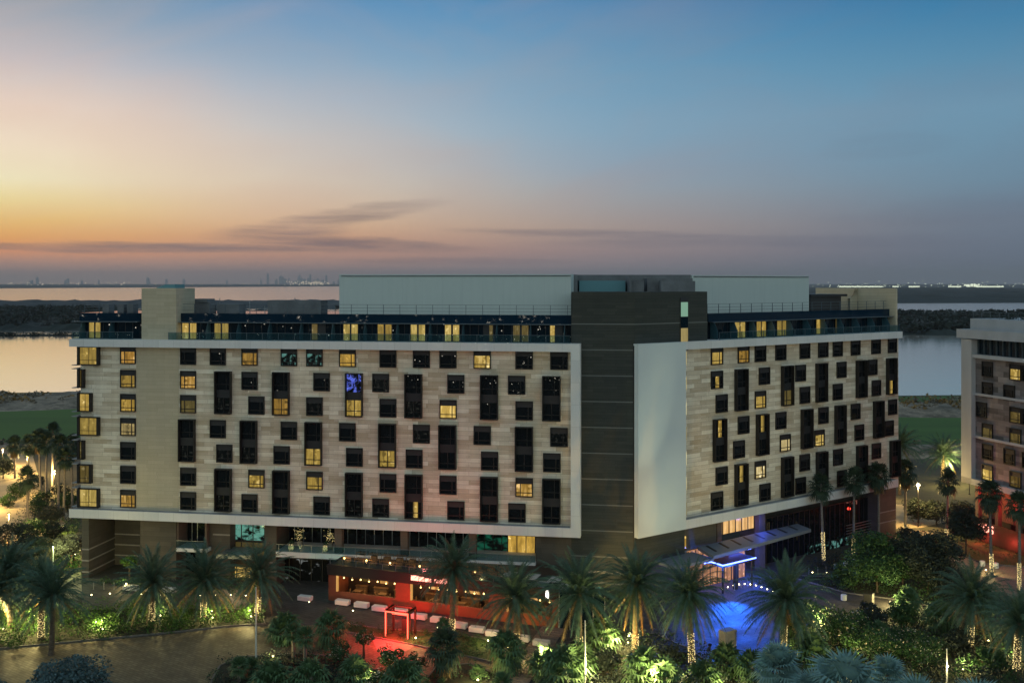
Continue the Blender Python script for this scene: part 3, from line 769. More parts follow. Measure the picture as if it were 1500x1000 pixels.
# dark central tower
C0 = L.w(L.s(930, 1.5), 1.5); cs_ = Vector((C0[0], C0[1]))
TA = L.w(L.s(837, 1.5), 1.5)
kk = (1036-CX)/F; tt = (kk*cs_.y-cs_.x)/(Rr.u.x-kk*Rr.u.y); TB = cs_+Rr.u*tt
TL = Frame((TA[0], TA[1]), L.a); TLn = (cs_-Vector((TA[0], TA[1]))).length
TRf = Frame((cs_.x, cs_.y), Rr.a)
b = MB(); b.box(0, TLn, 0, 9, 0, 42.28); part(b, 'central_tower', 'tower_stone', TL)
b = MB(); b.box(.0, tt, .004, 9, 35.0, 42.275); b.box(.0, TRf.s(1003), .004, 9, 0, 35.0); part(b, 'central_tower', 'tower_stone', TRf)
bt, bt2 = MB(), MB()
for i in range(11):
    z = H-60.5/F*134.9-3.52*i
    if z > 1: bt.box(0, TLn+.03, -.03, 0, z-.07, z+.07)
    if i == 0 : bt2.box(0, tt, -.03, .004, z-.07, z+.07)
part(bt, 'tower_trim', 'tower_trim', TL); part(bt2, 'tower_trim', 'tower_trim', TRf)
b = MB(); b.box(TLn-.25, TLn+.0, -.12, 0, .1, 35); part(b, 'shade_strip', 'black', TL)  # black strip stands in for the shade at the white panel's edge
s0, s1 = TRf.s(996.5), TRf.s(1007)
b = MB(); b.box(s0-.05, s1+.05, -.1, .004, 34, 41.4); wn = part(b, 'stair_window', 'dark_metal', TRf)
zf = lambda y: TRf.z(1001, y)
b = MB(); b.box(s0+.03, s1-.03, -.13, -.1, zf(463), zf(442)); b.obj('pane', 'led_green', wn)
b = MB(); b.box(s0+.03, s1-.03, -.13, -.1, zf(479), zf(464)); b.obj('pane', 'glass_blue', wn)
b = MB(); b.box(s0+.03, s1-.03, -.13, -.1, zf(500), zf(480)); b.obj('pane', 'lit_slit', wn)

# window prototypes ---------------------------------------------------
WW, WH = 2.42, 2.6
def win_mesh(w_, h, p_, nm, tall=False, split=.55, flip=1):
    b = MB(); t = .13; hw = w_/2
    b.box(-hw, -hw+t, -p_, 0, 0, h); b.box(hw-t, hw, -p_, 0, 0, h); b.box(-hw+t, hw-t, -p_, 0, 0, t); b.box(-hw+t, hw-t, -p_, 0, h-t, h)
    if tall:
        b.box(-hw+t, hw-t, -.08, 0, 2.3, 3.45, 1)
        b.box(-.055, .055, -.11, -.04, t, 2.3); b.box(-hw+t, hw-t, -.11, -.041, .73, .84)
        b.box(flip*.35, flip*.35+.07, -.10, -.04, 3.45, h-t); b.box(-hw+t, hw-t, -.10, -.041, 4.2, 4.27)
    else:
        b.box(-hw+t, hw-t, -.09, 0, 1.78, h-t, 1)
        b.box(flip*split-.06, flip*split+.06, -.11, -.04, t, 1.78); b.box(-hw+t, hw-t, -.11, -.041, .52, .63)
    return b.mesh(nm, ['frame_brown', 'louvre'])
def pane_mesh(w_, z0, z1, m, x0=None, x1=None):
    b = MB(); hw = w_/2-.13
    b.box(-hw if x0 is None else x0, hw if x1 is None else x1, -.038, -.004, z0, z1); return b.mesh('pane', m)
WM = {'s': win_mesh(WW, WH, .22, 'window', flip=1), 's2': win_mesh(WW, WH, .22, 'window', flip=-1), 't': win_mesh(2.5, 6.15, .62, 'tall_window', True)}
PM = {}
def pane_for(kind, look, pos='main'):
    key = (kind, look, pos)
    if key not in PM:
        if kind == 's':
            PM[key] = pane_mesh(WW, .13, 1.78, look) if pos == 'main' else pane_mesh(WW, .13, 1.78, look, -.25, .45)
        else:
            z = (.13, 2.3) if pos.startswith('lower') else (3.45, 6.02)
            PM[key] = pane_mesh(2.5, z[0], z[1], look) if not pos.endswith('n') else pane_mesh(2.5, z[0], z[1], look, -.1, .55)
    return PM[key]
def zrow(fr, x):  # top of row 1 from the photograph
    return None
ZR1 = 30.75
RW = 3.515
def window(fr, kind, x, row, look='glass_dark', second=None):
    s_ = fr.s(x, FD); loc = Vector(fr.w(s_, FD, 0))-HL
    pick = lambda q: rnd.choice(('lit_curtain','lit_curtain','lit_white','lit_amber','lit_warm')) if q == 'lit_curtain' else q
    look = tuple(pick(q) for q in look) if isinstance(look, tuple) else pick(look)
    top = ZR1-RW*(row-1)
    if kind == 's':
        if row == 0: top = 34.25
        z0 = top-WH
        loc.z = z0
        o = mkobj('window', WM['s'] if rnd.random() < .85 else WM['s2'], hotel, loc, fr.a)
        if look == 'narrow': mkobj('pane', pane_for('s', 'glass_dark'), o); q = mkobj('pane', pane_for('s', 'lit_curtain', 'nar'), o); q.location.y = -.04
        else: mkobj('pane', pane_for('s', look), o)
    else:
        loc.z = top-6.12
        o = mkobj('tall_window', WM['t'], hotel, loc, fr.a)
        up, lo = look if isinstance(look, tuple) else (look, look)
        mkobj('pane', pane_for('t', up if up != 'narrow' else 'glass_dark', 'upper'), o); mkobj('pane', pane_for('t', lo if lo != 'narrow' else 'glass_dark', 'lower'), o)
        if up == 'narrow': q = mkobj('pane', pane_for('t', 'lit_curtain', 'uppern'), o); q.location.y = -.04
        if lo == 'narrow': q = mkobj('pane', pane_for('t', 'lit_curtain', 'lowern'), o); q.location.y = -.04
Dk, Lt = 'glass_dark', 'lit_curtain'
LW = {0: [(188,Lt),(276,Dk),(319.5,Dk),(366,Lt),(423.6,'glow_teal'),(461,'glow_teal'),(509.3,Lt),(568.6,Dk),(617.6,Dk),(656.5,Dk),(706.5,Lt),(768,Dk),(819,Dk)],  # the two teal panes glow in place of reflections in the glass
      1: [(188,Lt),(276,Lt),(366,Dk),(471.5,Dk),(558,'room_faint'),(668,Dk),(757,Dk)],
      2: [(188,Lt),(276,'lit_dim'),(376,Dk),(461,'room_faint'),(568.6,Dk),(656.7,Lt),(768,Dk)],
      3: [(188,Lt),(319.5,Dk),(423.6,Dk),(509.3,Dk),(617.6,'room_faint'),(706.6,Dk),(819,'room_faint')],
      4: [(188,Dk),(329,'room_faint'),(413,Dk),(519.5,Dk),(607,Dk),(717.4,Dk),(808.5,Dk)],
      5: [(188,Dk),(276,Dk),(376,Lt),(461,Lt),(568.6,Dk),(656.5,Dk),(768,Lt)],
      6: [(188,Lt),(276,Dk),(366,Dk),(471.5,Dk),(558,'room_faint'),(668,Dk),(757.5,Dk)]}
for r_, ws in LW.items():
    for x, lk in ws: window(L, 's', x, r_, lk)
for x, r_, lk in ((328,1,(Dk,'room_faint')),(412.5,1,(Dk,Lt)),(519.5,1,('room_blue',Lt)),(606.3,1,(Dk,'room_faint')),(717,1,Dk),(808,1,Dk),
                  (275,3,(Dk,'room_faint')),(365.3,3,(Dk,'room_faint')),(460,3,(Dk,Lt)),(568,3,(Dk,Lt)),(656,3,Dk),(768,3,Dk),
                  (328,5,(Dk,'room_faint')),(412.7,5,Dk),(519.3,5,(Dk,'room_faint')),(606.6,5,(Dk,'narrow')),(717,5,Dk),(808,5,Dk)):
    window(L, 't', x, r_, lk)
RWN = {0: [(1049.5,Lt),(1088.5,Lt),(1113.2,Dk),(1143,Dk),(1178.3,Dk),(1205.2,Dk),(1226.4,Dk),(1252.5,Dk),(1282.5,Dk),(1306.5,Dk)],
       1: [(1049.5,'narrow'),(1119,Dk),(1172,Dk),(1232,Dk),(1277.6,Dk)],
       2: [(1056.5,Dk),(1113.2,Lt),(1178.3,Dk),(1226.4,Dk),(1283,Dk)],
       3: [(1088.5,Dk),(1143.2,Dk),(1205.5,Dk),(1252.5,Dk),(1306.8,Dk)],
       4: [(1081.8,Dk),(1149.6,Lt),(1199.6,Lt),(1258,Dk),(1301.8,Dk)],
       5: [(1056.5,Dk),(1113,Lt),(1178,Dk),(1226.8,Dk),(1283,Dk)],
       6: [(1049.6,'room_faint'),(1119.8,Dk),(1172,Dk),(1232.5,Dk),(1278,Dk)]}
for r_, ws in RWN.items():
    for x, lk in ws: window(Rr, 's', x, r_, lk)
for x, r_, lk in ((1084,1,Dk),(1151.5,1,(Dk,'lit_dim')),(1201.5,1,Dk),(1260,1,Dk),(1304,1,(Dk,'narrow')),
                  (1052.5,3,('narrow',Dk)),(1115,3,('narrow',Dk)),(1180,3,Dk),(1229,3,Dk),(1285,3,Dk),
                  (1084,5,('narrow',Dk)),(1151.5,5,Dk),(1202,5,Dk),(1260.5,5,Dk),(1309,5,Dk)):
    window(Rr, 't', x, r_, lk)
# light slots beside the blank white panel
for i in range(7):
    b = MB(); z1 = 34.0-RW*i; b.box(srw+.004, srw+.15, .03, .25, z1-1.95, z1-.1); part(b, 'light_slot', 'lit_slit', Rr)
# corner windows on the left edge with their thin shade slabs
for r_, wd, lk in ((0,3.4,Lt),(1,1.0,'lit_dim'),(2,2.2,Lt),(3,3.4,Lt),(4,1.0,'lit_dim'),(5,2.2,'lit_dim'),(6,3.4,Lt)):
    top = ZR1-RW*(r_-1)+.05 if r_ else 34.15
    z0 = top-2.75; b = MB(); s0 = sl0-.25
    b.box(s0, s0+.35, FD-.55, FD+2.5, z0, top); b.box(s0+wd-.3 if wd > 2 else s0+wd-.2, s0+wd+.05, FD-.55, FD, z0, top)
    b.box(s0, s0+wd, FD-.55, FD, z0, z0+.14); b.box(s0, s0+wd, FD-.55, FD, top-.14, top)
    b.box(s0+.35+(wd-.6)*.5, s0+.42+(wd-.6)*.5, FD-.35, FD-.29, z0+.14, top-.14); b.box(s0+.35, s0+wd-.3 if wd > 2 else s0+wd-.2, FD-.35, FD-.291, z0+.7, z0+.76)
    w_ = part(b, 'corner_window', 'frame_brown', L)
    b = MB(); b.box(s0+.36, s0+wd-.31 if wd > 2 else s0+wd-.21, FD-.28, FD-.24, z0+.15, top-.15)
    b.obj('pane', lk, w_)
    b = MB(); b.box(s0-1.0, s0, FD-.3, FD+2.5, top-.02, top+.08); b.box(s0-1.0, s0, FD-.3, FD+2.5, z0-.08, z0+.02)
    b.obj('shade_slab', 'ledge_grey', w_)

# podium, left wing ---------------------------------------------------
def lx(x, d): return L.s(x, d)
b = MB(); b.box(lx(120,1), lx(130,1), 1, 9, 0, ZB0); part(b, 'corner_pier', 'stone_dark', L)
bt = MB()
for i in range(3):
    z = L.z(129.8, 803.8+16.5*i, 1)
    bt.box(lx(120,1)-.02, lx(130,1)+.03, .97, 9, z-.1, z+.1)
for i in range(3):
    z = L.z(185, 781.6+15.4*i, 8); bt.box(lx(166,8), lx(205,8), 7.96, 8, z-.1, z+.1)
z = L.z(200, 845, 2); bt.box(lx(206,2), lx(258,2), 1.96, 2, z-.12, z+.12)
z = L.z(320, 782, 3); bt.box(lx(312,3), lx(337,3), 2.96, 3, z-.1, z+.1)
for yy in (823, 836): z = L.z(396, yy, 1.6); bt.box(lx(389,1.6), lx(405,1.6), 1.56, 1.6, z-.06, z+.06)
part(bt, 'stone_strip', 'concrete', L, each=1)
b = MB()
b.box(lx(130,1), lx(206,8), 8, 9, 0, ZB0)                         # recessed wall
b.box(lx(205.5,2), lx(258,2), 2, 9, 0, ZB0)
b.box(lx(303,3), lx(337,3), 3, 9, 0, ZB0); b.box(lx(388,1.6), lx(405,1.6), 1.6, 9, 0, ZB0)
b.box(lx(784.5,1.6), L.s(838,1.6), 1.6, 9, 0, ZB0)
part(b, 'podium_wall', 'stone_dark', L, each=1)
b = MB()
for x0, x1 in ((490,500.5),(586.5,597),(686.5,697)): b.box(lx(x0,1.4), lx(x1,1.4), 1.4, 2.4, 5.1, ZB0)
b.box(lx(258,5), lx(261.5,2.2), 2.2, 5, 4, ZB0); b.box(lx(300,2.2), lx(303,2.2), 2.2, 5, 4, ZB0)
part(b, 'column', 'brown_wall', L, each=1)
def zl(x, y, d): return L.z(x, y, d)
zsl = zl(450, 809, .8)
b = MB()
b.box(lx(404,.8), lx(784,.8), .8, 7, zsl-.75, zsl); b.box(lx(258,1.5), lx(302.5,1.5), 1.5, 7, 4.35, 4.85)
part(b, 'terrace_slab', 'white_render', L)
b = MB(); b.box(lx(405,6.5), lx(697,6.5), 6.5, 7, zsl, ZB0); b.box(lx(258,5), lx(303,5), 5, 6, 0, ZB0)
b.box(lx(405,5), lx(490,5), 5, 5.4, 0, zsl-.75)
part(b, 'podium_glazing', 'glass_dark', L)
b = MB()
for x in range(405, 790, 13): b.box(lx(x,6.4), lx(x,6.4)+.08, 6.4, 6.5, zsl, ZB0)
for x in range(410, 490, 10): b.box(lx(x,4.9), lx(x,4.9)+.08, 4.9, 5, 0, zsl-.75)
for x in (265,273,281,289): b.box(lx(x,4.95), lx(x,4.95)+.08, 4.9, 5, 4.8, ZB0)
b.box(lx(405,.9), lx(784,.9), .88, .93, zsl+1.02, zsl+1.07); b.box(lx(258,1.6), lx(302,1.6), 1.58, 1.63, 5.9, 5.95)
for x in range(408, 784, 16): b.box(lx(x,.9), lx(x,.9)+.05, .87, .94, zsl, zsl+1.02)
b.box(lx(404,5), lx(490,5), 4.85, 5, 2.3, 2.55)
part(b, 'balustrade_frame', 'metal_grey', L)
b = MB(); b.box(lx(405,.9), lx(784,.9), .9, .92, zsl+.05, zsl+.95); b.box(lx(258,1.6), lx(302,1.6), 1.6, 1.62, 4.9, 5.85); part(b, 'glass_balustrade', 'rail_glass', L)
# lit glazing bays
def bay(x0, x1, y0, y1, d, m, nm='lit_glazing', mull=3, frm=L):
    s0, s1 = frm.s(x0, d), frm.s(x1, d); xm = (x0+x1)/2
    z1, z0 = frm.z(xm, y0, d), frm.z(xm, y1, d)
    f = MB()
    for i in range(mull+1): q = s0+(s1-s0)*i/mull; f.box(q-.06, q+.06, d-.12, d-.02, z0, z1)
    f.box(s0, s1, d-.1, d-.02, z0-.1, z0); f.box(s0, s1, d-.1, d-.02, z1, z1+.1)
    o = part(f, nm, 'dark_metal', frm); p_ = MB(); p_.box(s0, s1, d-.019, d+.1, z0, z1); p_.obj('pane', m, o)
    return z0, z1
b = MB(); b.box(lx(337,5), lx(388,5), 5, 6, 0, ZB0); part(b, 'podium_wall', 'stone_dark', L, each=1)
bay(337, 388, 766, 790, 4.9, 'room_green'); bay(337, 388, 793, 802, 4.9, 'lit_dim'); bay(337, 388, 802, 811.5, 4.9, 'lit_warm')
bay(320, 388, 829, 858, 4.7, 'lit_warm', mull=5); bay(697, 748, 780, 812, 6.3, 'room_greendim', mull=4); bay(744, 784, 784, 812, 5.9, 'lit_warm', mull=3)
bay(408, 489, 818, 866, 4.7, 'room_store', mull=5)
b = MB(); b.box(lx(321,.5), lx(372,.5), .0, 4.6, 4.25, 4.6); b.box(lx(321,.5)-.15, lx(372,.5)+.15, -.15, 0, 4.1, 4.7); part(b, 'entrance_canopy', 'metal_grey', L)
# narrow lit window of the tower base
s0, s1 = TL.s(872), TL.s(883.5); b = MB(); b.box(s0-.06, s1+.06, -.08, 0, TL.z(877,903), TL.z(877,857)); wn = part(b, 'stair_window', 'dark_metal', TL)
b = MB(); b.box(s0, s1, -.11, -.08, TL.z(877,893), TL.z(877,858)); b.obj('pane', 'glow_teal', wn)
b = MB(); b.box(0, TLn, -.06, -.002, TL.z(880,838.5), TL.z(880,835)); b.box(0, TLn, -.06, -.002, TL.z(880,854), TL.z(880,853)); part(b, 'stone_strip', 'concrete', TL, each=1)

# podium, right wing --------------------------------------------------
def rx(x, d): return Rr.s(x, d)
RD = 3.0
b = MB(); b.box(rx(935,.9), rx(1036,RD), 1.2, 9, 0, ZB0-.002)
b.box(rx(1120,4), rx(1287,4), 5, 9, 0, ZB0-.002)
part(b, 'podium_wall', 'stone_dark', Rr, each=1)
b = MB(); b.box(rx(1286,1.6), sr1-.1, 1.6, 9, 0, ZB0); part(b, 'podium_wall', 'brown_wall', Rr)
b = MB()
for yy in (748, 763): z = Rr.z(1300, yy, 1.6); b.box(rx(1286,1.6), sr1-.08, 1.56, 1.6, z-.08, z+.08)
z = Rr.z(970, 815, 1); b.box(rx(945,1), rx(1010,1), 1.12, 1.2, z-.1, z+.1); z = Rr.z(970, 835, 1); b.box(rx(945,1), rx(1010,1), 1.12, 1.2, z-.1, z+.1)
part(b, 'stone_strip', 'concrete', Rr, each=1)
bay(1122, 1285, 742, 838, 3.6, 'glass_dark', 'podium_glazing', 22, Rr)
bay(1036, 1052, 752, 779, RD, 'lit_orange', mull=2, frm=Rr); bay(1058, 1113, 746, 776, RD, 'lit_orange', mull=6, frm=Rr)
bay(1183, 1245, 792, 820, 3.2, 'glow_teal', mull=6, frm=Rr)
s0, s1 = rx(997.5,1.1), rx(1005,1.1); b = MB(); b.box(s0, s1, 1.08, 1.2, Rr.z(1001,803,1.1), Rr.z(1001,785,1.1)); part(b, 'slim_window', 'lit_warm', Rr)
b = MB()
for x0, x1 in ((1033,1037.5),(1050.5,1057.5),(1112,1121)): b.box(rx(x0,1.6), rx(x1,1.6), 1.6, 2.5, 0, ZB0-.001)
part(b, 'column', 'brown_wall', Rr, each=1)
b = MB()
for i in range(6): z = Rr.z(1262, 764+4.0*i, 3); b.box(rx(1240,3), rx(1285,3), 2.9, 3.1, z-.06, z+.06)
part(b, 'louvre_screen', 'metal_grey', Rr)
# entrance canopy slab with slots
ZC = 6.0
cp = [G(1045,813.5,ZC), G(1188,774,ZC), G(1168,766,ZC), G(1022,800,ZC)]
b = MB(); cv = [Vector(q) for q in cp]
b.prism([tuple(q) for q in cv], ZC-.45, ZC)
part(b, 'canopy', 'canopy_grey', None)
b = MB()
for i in range(8):
    t0 = .06+i*.118
    A = cv[0].lerp(cv[1], t0); B = cv[3].lerp(cv[2], t0); e = (cv[1]-cv[0]).normalized()*.45
    p0, p1 = A.lerp(B, .28), A.lerp(B, .92)
    b.prism([tuple(p0), tuple(p0+e), tuple(p1+e), tuple(p1)], ZC+.001, ZC+.03)
part(b, 'canopy_slots', 'black', None)
b = MB(); b.box(rx(955,1.2), rx(1012,1.2), -3.2, 1.2, 5.0, 5.35); part(b, 'side_canopy', 'canopy_grey', Rr)
# entrance vestibule with blue light strips
ZV = 4.2
Bc = Vector(G(1059,826,ZV)); Cc = Vector(G(1105,814,ZV)); V = Frame(tuple(Bc), Rr.a); VL = (Cc-Bc).length
b = MB(); b.box(.05, VL-.05, .05, 4.4, ZV-.5, ZV-.06); b.box(.3, .5, .3, .5, 0, ZV-.5); b.box(VL-.5, VL-.3, .3, .5, 0, ZV-.5); b.box(VL*.5-.25,VL*.5+.25,.5,1,0,ZV-.5)
part(b, 'vestibule', 'dark_metal', V)
b = MB(); b.box(-.08, VL, -.08, .05, ZV-.2, ZV-.05); b.box(-.08, .05, .05, 2.3, ZV-.2, ZV-.05); b.box(-1.3,-.08, 2.2, 2.32, ZV-.2, ZV-.05)
b.box(VL-2.2, VL+2.4, 3.0, 3.12, ZV+.1, ZV+.25)
part(b, 'led_strip', 'led_blue', V)
b = MB(); b.box(-2.6, VL+2.5, 4.2, 4.5, 0, ZV+1.3); part(b, 'entrance_glazing', 'lit_peach', V)
b = MB()
for i in range(9): q = -2.6+(VL+5)*i/8; b.box(q-.05, q+.05, 4.1, 4.2, 0, ZV+1.3)
b.box(-2.6, VL+2.5, 4.08, 4.2, 2.5, 2.65); part(b, 'door_frames', 'dark_metal', V)
vw = lambda s_, d, z: Vector(V.w(s_, d, z))
lamp('blue_light', 'POINT', vw(2.5, -1.2, 3.6)-HL, 900, (.02,.15,1), hotel, size=.4)
lamp('blue_light', 'POINT', vw(VL+1.8, 1.0, 5.2)-HL, 1300, (.02,.13,1), hotel, size=.3)
lamp('blue_light', 'POINT', vw(VL+2.2, 2.6, 2.4)-HL, 900, (.03,.12,1), hotel, size=.3)
lamp('blue_light', 'POINT', vw(-1.5, 1.5, 3.6)-HL, 700, (.02,.15,1), hotel, size=.3)
lamp('blue_light', 'SPOT', vw(1.0, -1.2, 4.1)-HL, 17000, (.015,.14,1), hotel, Vector((*G(1072,898),0))-HL, .3, 64, .7)
lamp('blue_light', 'SPOT', vw(-.6, .2, 4.1)-HL, 7000, (.015,.14,1), hotel, Vector((*G(1050,915),0))-HL, .3, 60, .8)
lamp('blue_light', 'POINT', Vector(Rr.w(rx(1116,.6), .6, 7.4))-HL, 160, (.06,.12,1), hotel, size=.2)
lamp('entrance_light', 'SPOT', Vector(L.w(L.s(350,1.5), -.5, 4.0))-HL, 1500, (1,.72,.35), hotel, Vector(L.w(L.s(345,1), -6, 0))-HL, .3, 120, .8)
lamp('entrance_light', 'POINT', vw(3, 3.0, 3.2)-HL, 180, (1,.6,.35), hotel, size=.3)

# ------------------------------------------------------------ restaurant pavilion
pav_o = Vector((-25.2, 136.7)); PV = Frame(tuple(pav_o), math.radians(-19.8)); PLN = 33.0
pav = thing('restaurant', 'long low restaurant with orange-red walls, dark fascia and open terrace roof', 'restaurant', (pav_o.x, pav_o.y, 0), PV.a)
def pp(b, nm, m): return b.obj(nm, m, pav)
b = MB(); b.box(0, PLN, 0, .3, 0, 1.35)
xs = [0, 1.3]; 
for x0, x1 in ((0,1.2),(10.2,12.4),(23.6,26.0),(32.2,PLN)): b.box(x0, x1, 0, .3, 1.35, 3.55)
b.box(0, .3, .3, 8, 0, 3.55)
pp(b, 'wall', 'orange_wall')
b = MB(); b.box(-.15, PLN+.1, -.15, .0, 3.55, 4.95); b.box(-.15, 0, 0, 8, 3.55, 4.95); b.box(PLN, PLN+.1, 0, 8, 3.55, 4.95); pp(b, 'fascia', 'fascia_dark')
b = MB(); b.box(0, PLN, 0, 11, 4.6, 4.8); pp(b, 'terrace_deck', 'dark_wood')
b = MB(); b.box(.3, PLN, 5, 5.2, 0, 4.6); b.box(.3, PLN, .3, 5, .01, .1); pp(b, 'inner_wall', 'dark_wood')
for x0, x1, m_ in ((2.6,3.4,'lit_dim'),(5.4,6.6,'lit_orange'),(8.6,9.2,'lit_dim'),(13.2,14.3,'lit_orange'),(16.4,17.2,'lit_dim'),(18.6,20.4,'lit_orange'),(22,22.8,'lit_dim'),(27.6,28.6,'lit_orange'),(30,31,'lit_dim')):
    b = MB(); b.cbox(x0, x1, 4.86, 4.99, 1.5, 3.1, .03); pp(b, 'lit_wall_panel', m_)
    b = MB(); b.box(x0-.5, x1+.3, 3.9, 4.4, .1, 1.1); b.box(x0-.6, x1+.4, 3.8, 4.45, 1.1, 1.16); pp(b, 'counter', 'wood')
b = MB()
for x in (1.2, 12.4, 26.0): b.box(x, x+.22, -.02, .32, 1.35, 3.55)
pp(b, 'lit_jamb', 'lit_orange')
r = random.Random(4)
for i in range(24):
    x = 1.9+i*1.29
    if 10.2 < x < 12.4 or 23.6 < x < 26: continue
    b = MB(); b.ball((x, .9, 3.0-.1*(i%2)), .11, 8, 4); b.tube([(x,.9,3.1),(x,.9,4.6)], .012, 3); pp(b, 'pendant_bulb', 'bulb')
for i in range(8):
    x = 3+i*3.9; b = MB(); b.cbox(x-.6, x+.6, 2.2, 3.2, .8, .87, .02); b.box(x-.05, x+.05, 2.65, 2.75, .1, .8)
    for sx in (-1, 1):
        b.box(x+sx*.95-.22, x+sx*.95+.22, 2.5, 2.9, .48, .54); b.box(x+sx*1.14-.03, x+sx*1.14+.03, 2.5, 2.9, .54, 1.0)
        for q in (-.18,.18): b.box(x+sx*.95+q-.02, x+sx*.95+q+.02, 2.52, 2.88, .1, .48)
    pp(b, 'dining_set', 'furniture')
for x in (4.5, 8.5, 15, 20, 28): lamp('warm_light', 'POINT', (x, 2.2, 3.6), 190, (1,.62,.25), pav, size=.2)
# red sign and the red light washing the wall
b = MB()
for i, (x0, wdt, zz) in enumerate(((12.6,1.1,.5),(13.8,.7,.42),(14.6,.9,.3),(16.0,1.3,.3),(17.2,.6,.52))): b.cbox(x0, x0+wdt, -.28, -.15, 4.1, 4.1+zz+.15, .04)
pp(b, 'red_sign', 'led_red_core')
lamp('red_light', 'SPOT', (12.5, -5.5, .3), 1500, (1,.03,.02), pav, (12.5, 0, 2.2), .2, 110, .9)
lamp('red_light', 'POINT', (19, -2.0, 1.0), 160, (1,.06,.03), pav, size=.3)
lamp('amber_light', 'SPOT', (27.5, -5, .3), 700, (1,.42,.06), pav, (27.5, 0, 1.4), .2, 100, .9)
lamp('amber_light', 'SPOT', (3.0, -5, .3), 120, (1,.5,.2), pav, (3.5, 0, 1), .2, 90, .9)
lamp('red_light', 'SPOT', (14, -1.0, 5.2), 380, (1,.22,.20), pav, (18, 8, 12), .3, 105, 1)
# roof terrace: pergola frames, low tables, lamps
k_ = 0
for i in range(13):
    for j in range(2):
        x = 1.2+i*1.95+j*.6; y = 1.6+j*3.0
        if x > 24: continue
        b = MB()
        for (u, v) in ((0,0),(1.3,0),(0,1.1),(1.3,1.1)): b.box(x+u, x+u+.06, y+v, y+v+.06, 4.8, 5.5)
        for u in range(6): b.box(x+u*.26, x+u*.26+.06, y, y+1.16, 5.5, 5.55)
        b.box(x, x+1.36, y, y+.06, 5.56, 5.6)
        b.cbox(x+.2, x+1.1, y+.2, y+.9, 4.8, 5.2, .03)
        t = b.obj('lounge_table', 'wood', None, (pav_o.x, pav_o.y, 0), PV.a)
        tag(t, 'slatted wooden lounge table on the restaurant roof terrace', 'table', 'slatted lounge tables on the roof terrace')
for i, x in enumerate((1.8, 5.2, 8.8, 13.2, 17.5, 21.2, 26.4)):
    b = MB(); b.tube([(x,1.2,4.8),(x,1.2,5.5)], .03, 5); b.ball((x,1.2,5.62), .13, 8, 4, 1)
    o = b.obj('terrace_lamp', ['dark_metal','bulb'], None, (pav_o.x, pav_o.y, 0), PV.a)
    tag(o, 'small glowing amber lamp on the restaurant roof terrace', 'lamp', 'amber lamps on the roof terrace')
    lamp('amber_light', 'POINT', (x, 1.2, 6.0), 55, (1,.6,.22), o, size=.15)
# checkered terrace floor to the right
b = MB()
for i in range(6):
    for j in range(2): b.box(24.6+i*1.6-j*.5, 26.18+i*1.6-j*.5, .4+j*2.6, 2.98+j*2.6, 4.802, 4.86, (i+j)%2)
pp(b, 'checkered_floor', ['tile_black','tile_white'])
b = MB()
for i in range(17): b.box(.2+i*2, .26+i*2, .02, .08, 4.95, 5.75)
b.box(0, PLN, .03, .07, 5.72, 5.77); b.box(0, PLN, .04, .06, 5.0, 5.65, 1); pp(b, 'terrace_railing', ['rail_metal','rail_glass'])
b = MB(); b.cbox(-.35, -.16, 2.0, 2.5, 3.7, 4.7, .05); b.cbox(PLN-1.6, PLN-1.2, -.35, -.16, 3.7, 4.7, .05); pp(b, 'oval_sign', 'lamp_white')
lamp('green_light', 'POINT', (-.8, 1.2, 4.2), 26, (.2,1,.5), pav)
b = MB(); b.box(PLN+.02, PLN+6, 0, .1, 0, 4.6); b.box(PLN+.1, PLN+.16, -.1, 0, 0, 4.7, 1)
for i in range(5): b.box(PLN+i*1.5, PLN+.06+i*1.5, -.06, 0, 0, 4.6, 1)
pp(b, 'glass_wall', ['glass_blue','pole_white'])

# ------------------------------------------------------------ red portal
gx, gy = G(565, 932); PO = thing('light_portal', 'free-standing gateway outlined in glowing red light tubes', 'gateway', (gx, gy, 0), math.radians(-20))
b = MB()
for x in (0, 3.0):
    for y in (0, 2.0): b.box(x-.12, x+.12, y, y+.2, 0, 3.15)
    b.box(x-.12, x+.12, 0, 2.2, 3.15, 3.35)
for y in (0, 2.0): b.box(-.12, 3.12, y, y+.2, 3.155, 3.345); b.box(-.6, 3.6, -.4, 2.6, .004, .08); PO_f = b.obj('frame', 'dark_wood', PO)
b = MB()
for x in (0, 3.0): b.box(x-.07, x+.07, -.06, -.002, .15, 3.1)
b.box(-.07, 3.07, -.06, -.002, 3.1, 3.24); b.box(.4, 2.6, .9, .96, 2.6, 2.68); b.obj('light_tube', 'led_red', PO)
b = MB(); b.cbox(1.35, 2.7, 1.6, 1.9, .08, 2.0, .05); b.obj('host_stand', 'black', PO)
lamp('red_light', 'POINT', (1.5, -1.4, 2.2), 2800, (1,.025,.02), PO, size=.4)
lamp('red_light', 'POINT', (1.5, 3.2, 1.6), 420, (1,.05,.03), PO, size=.4)

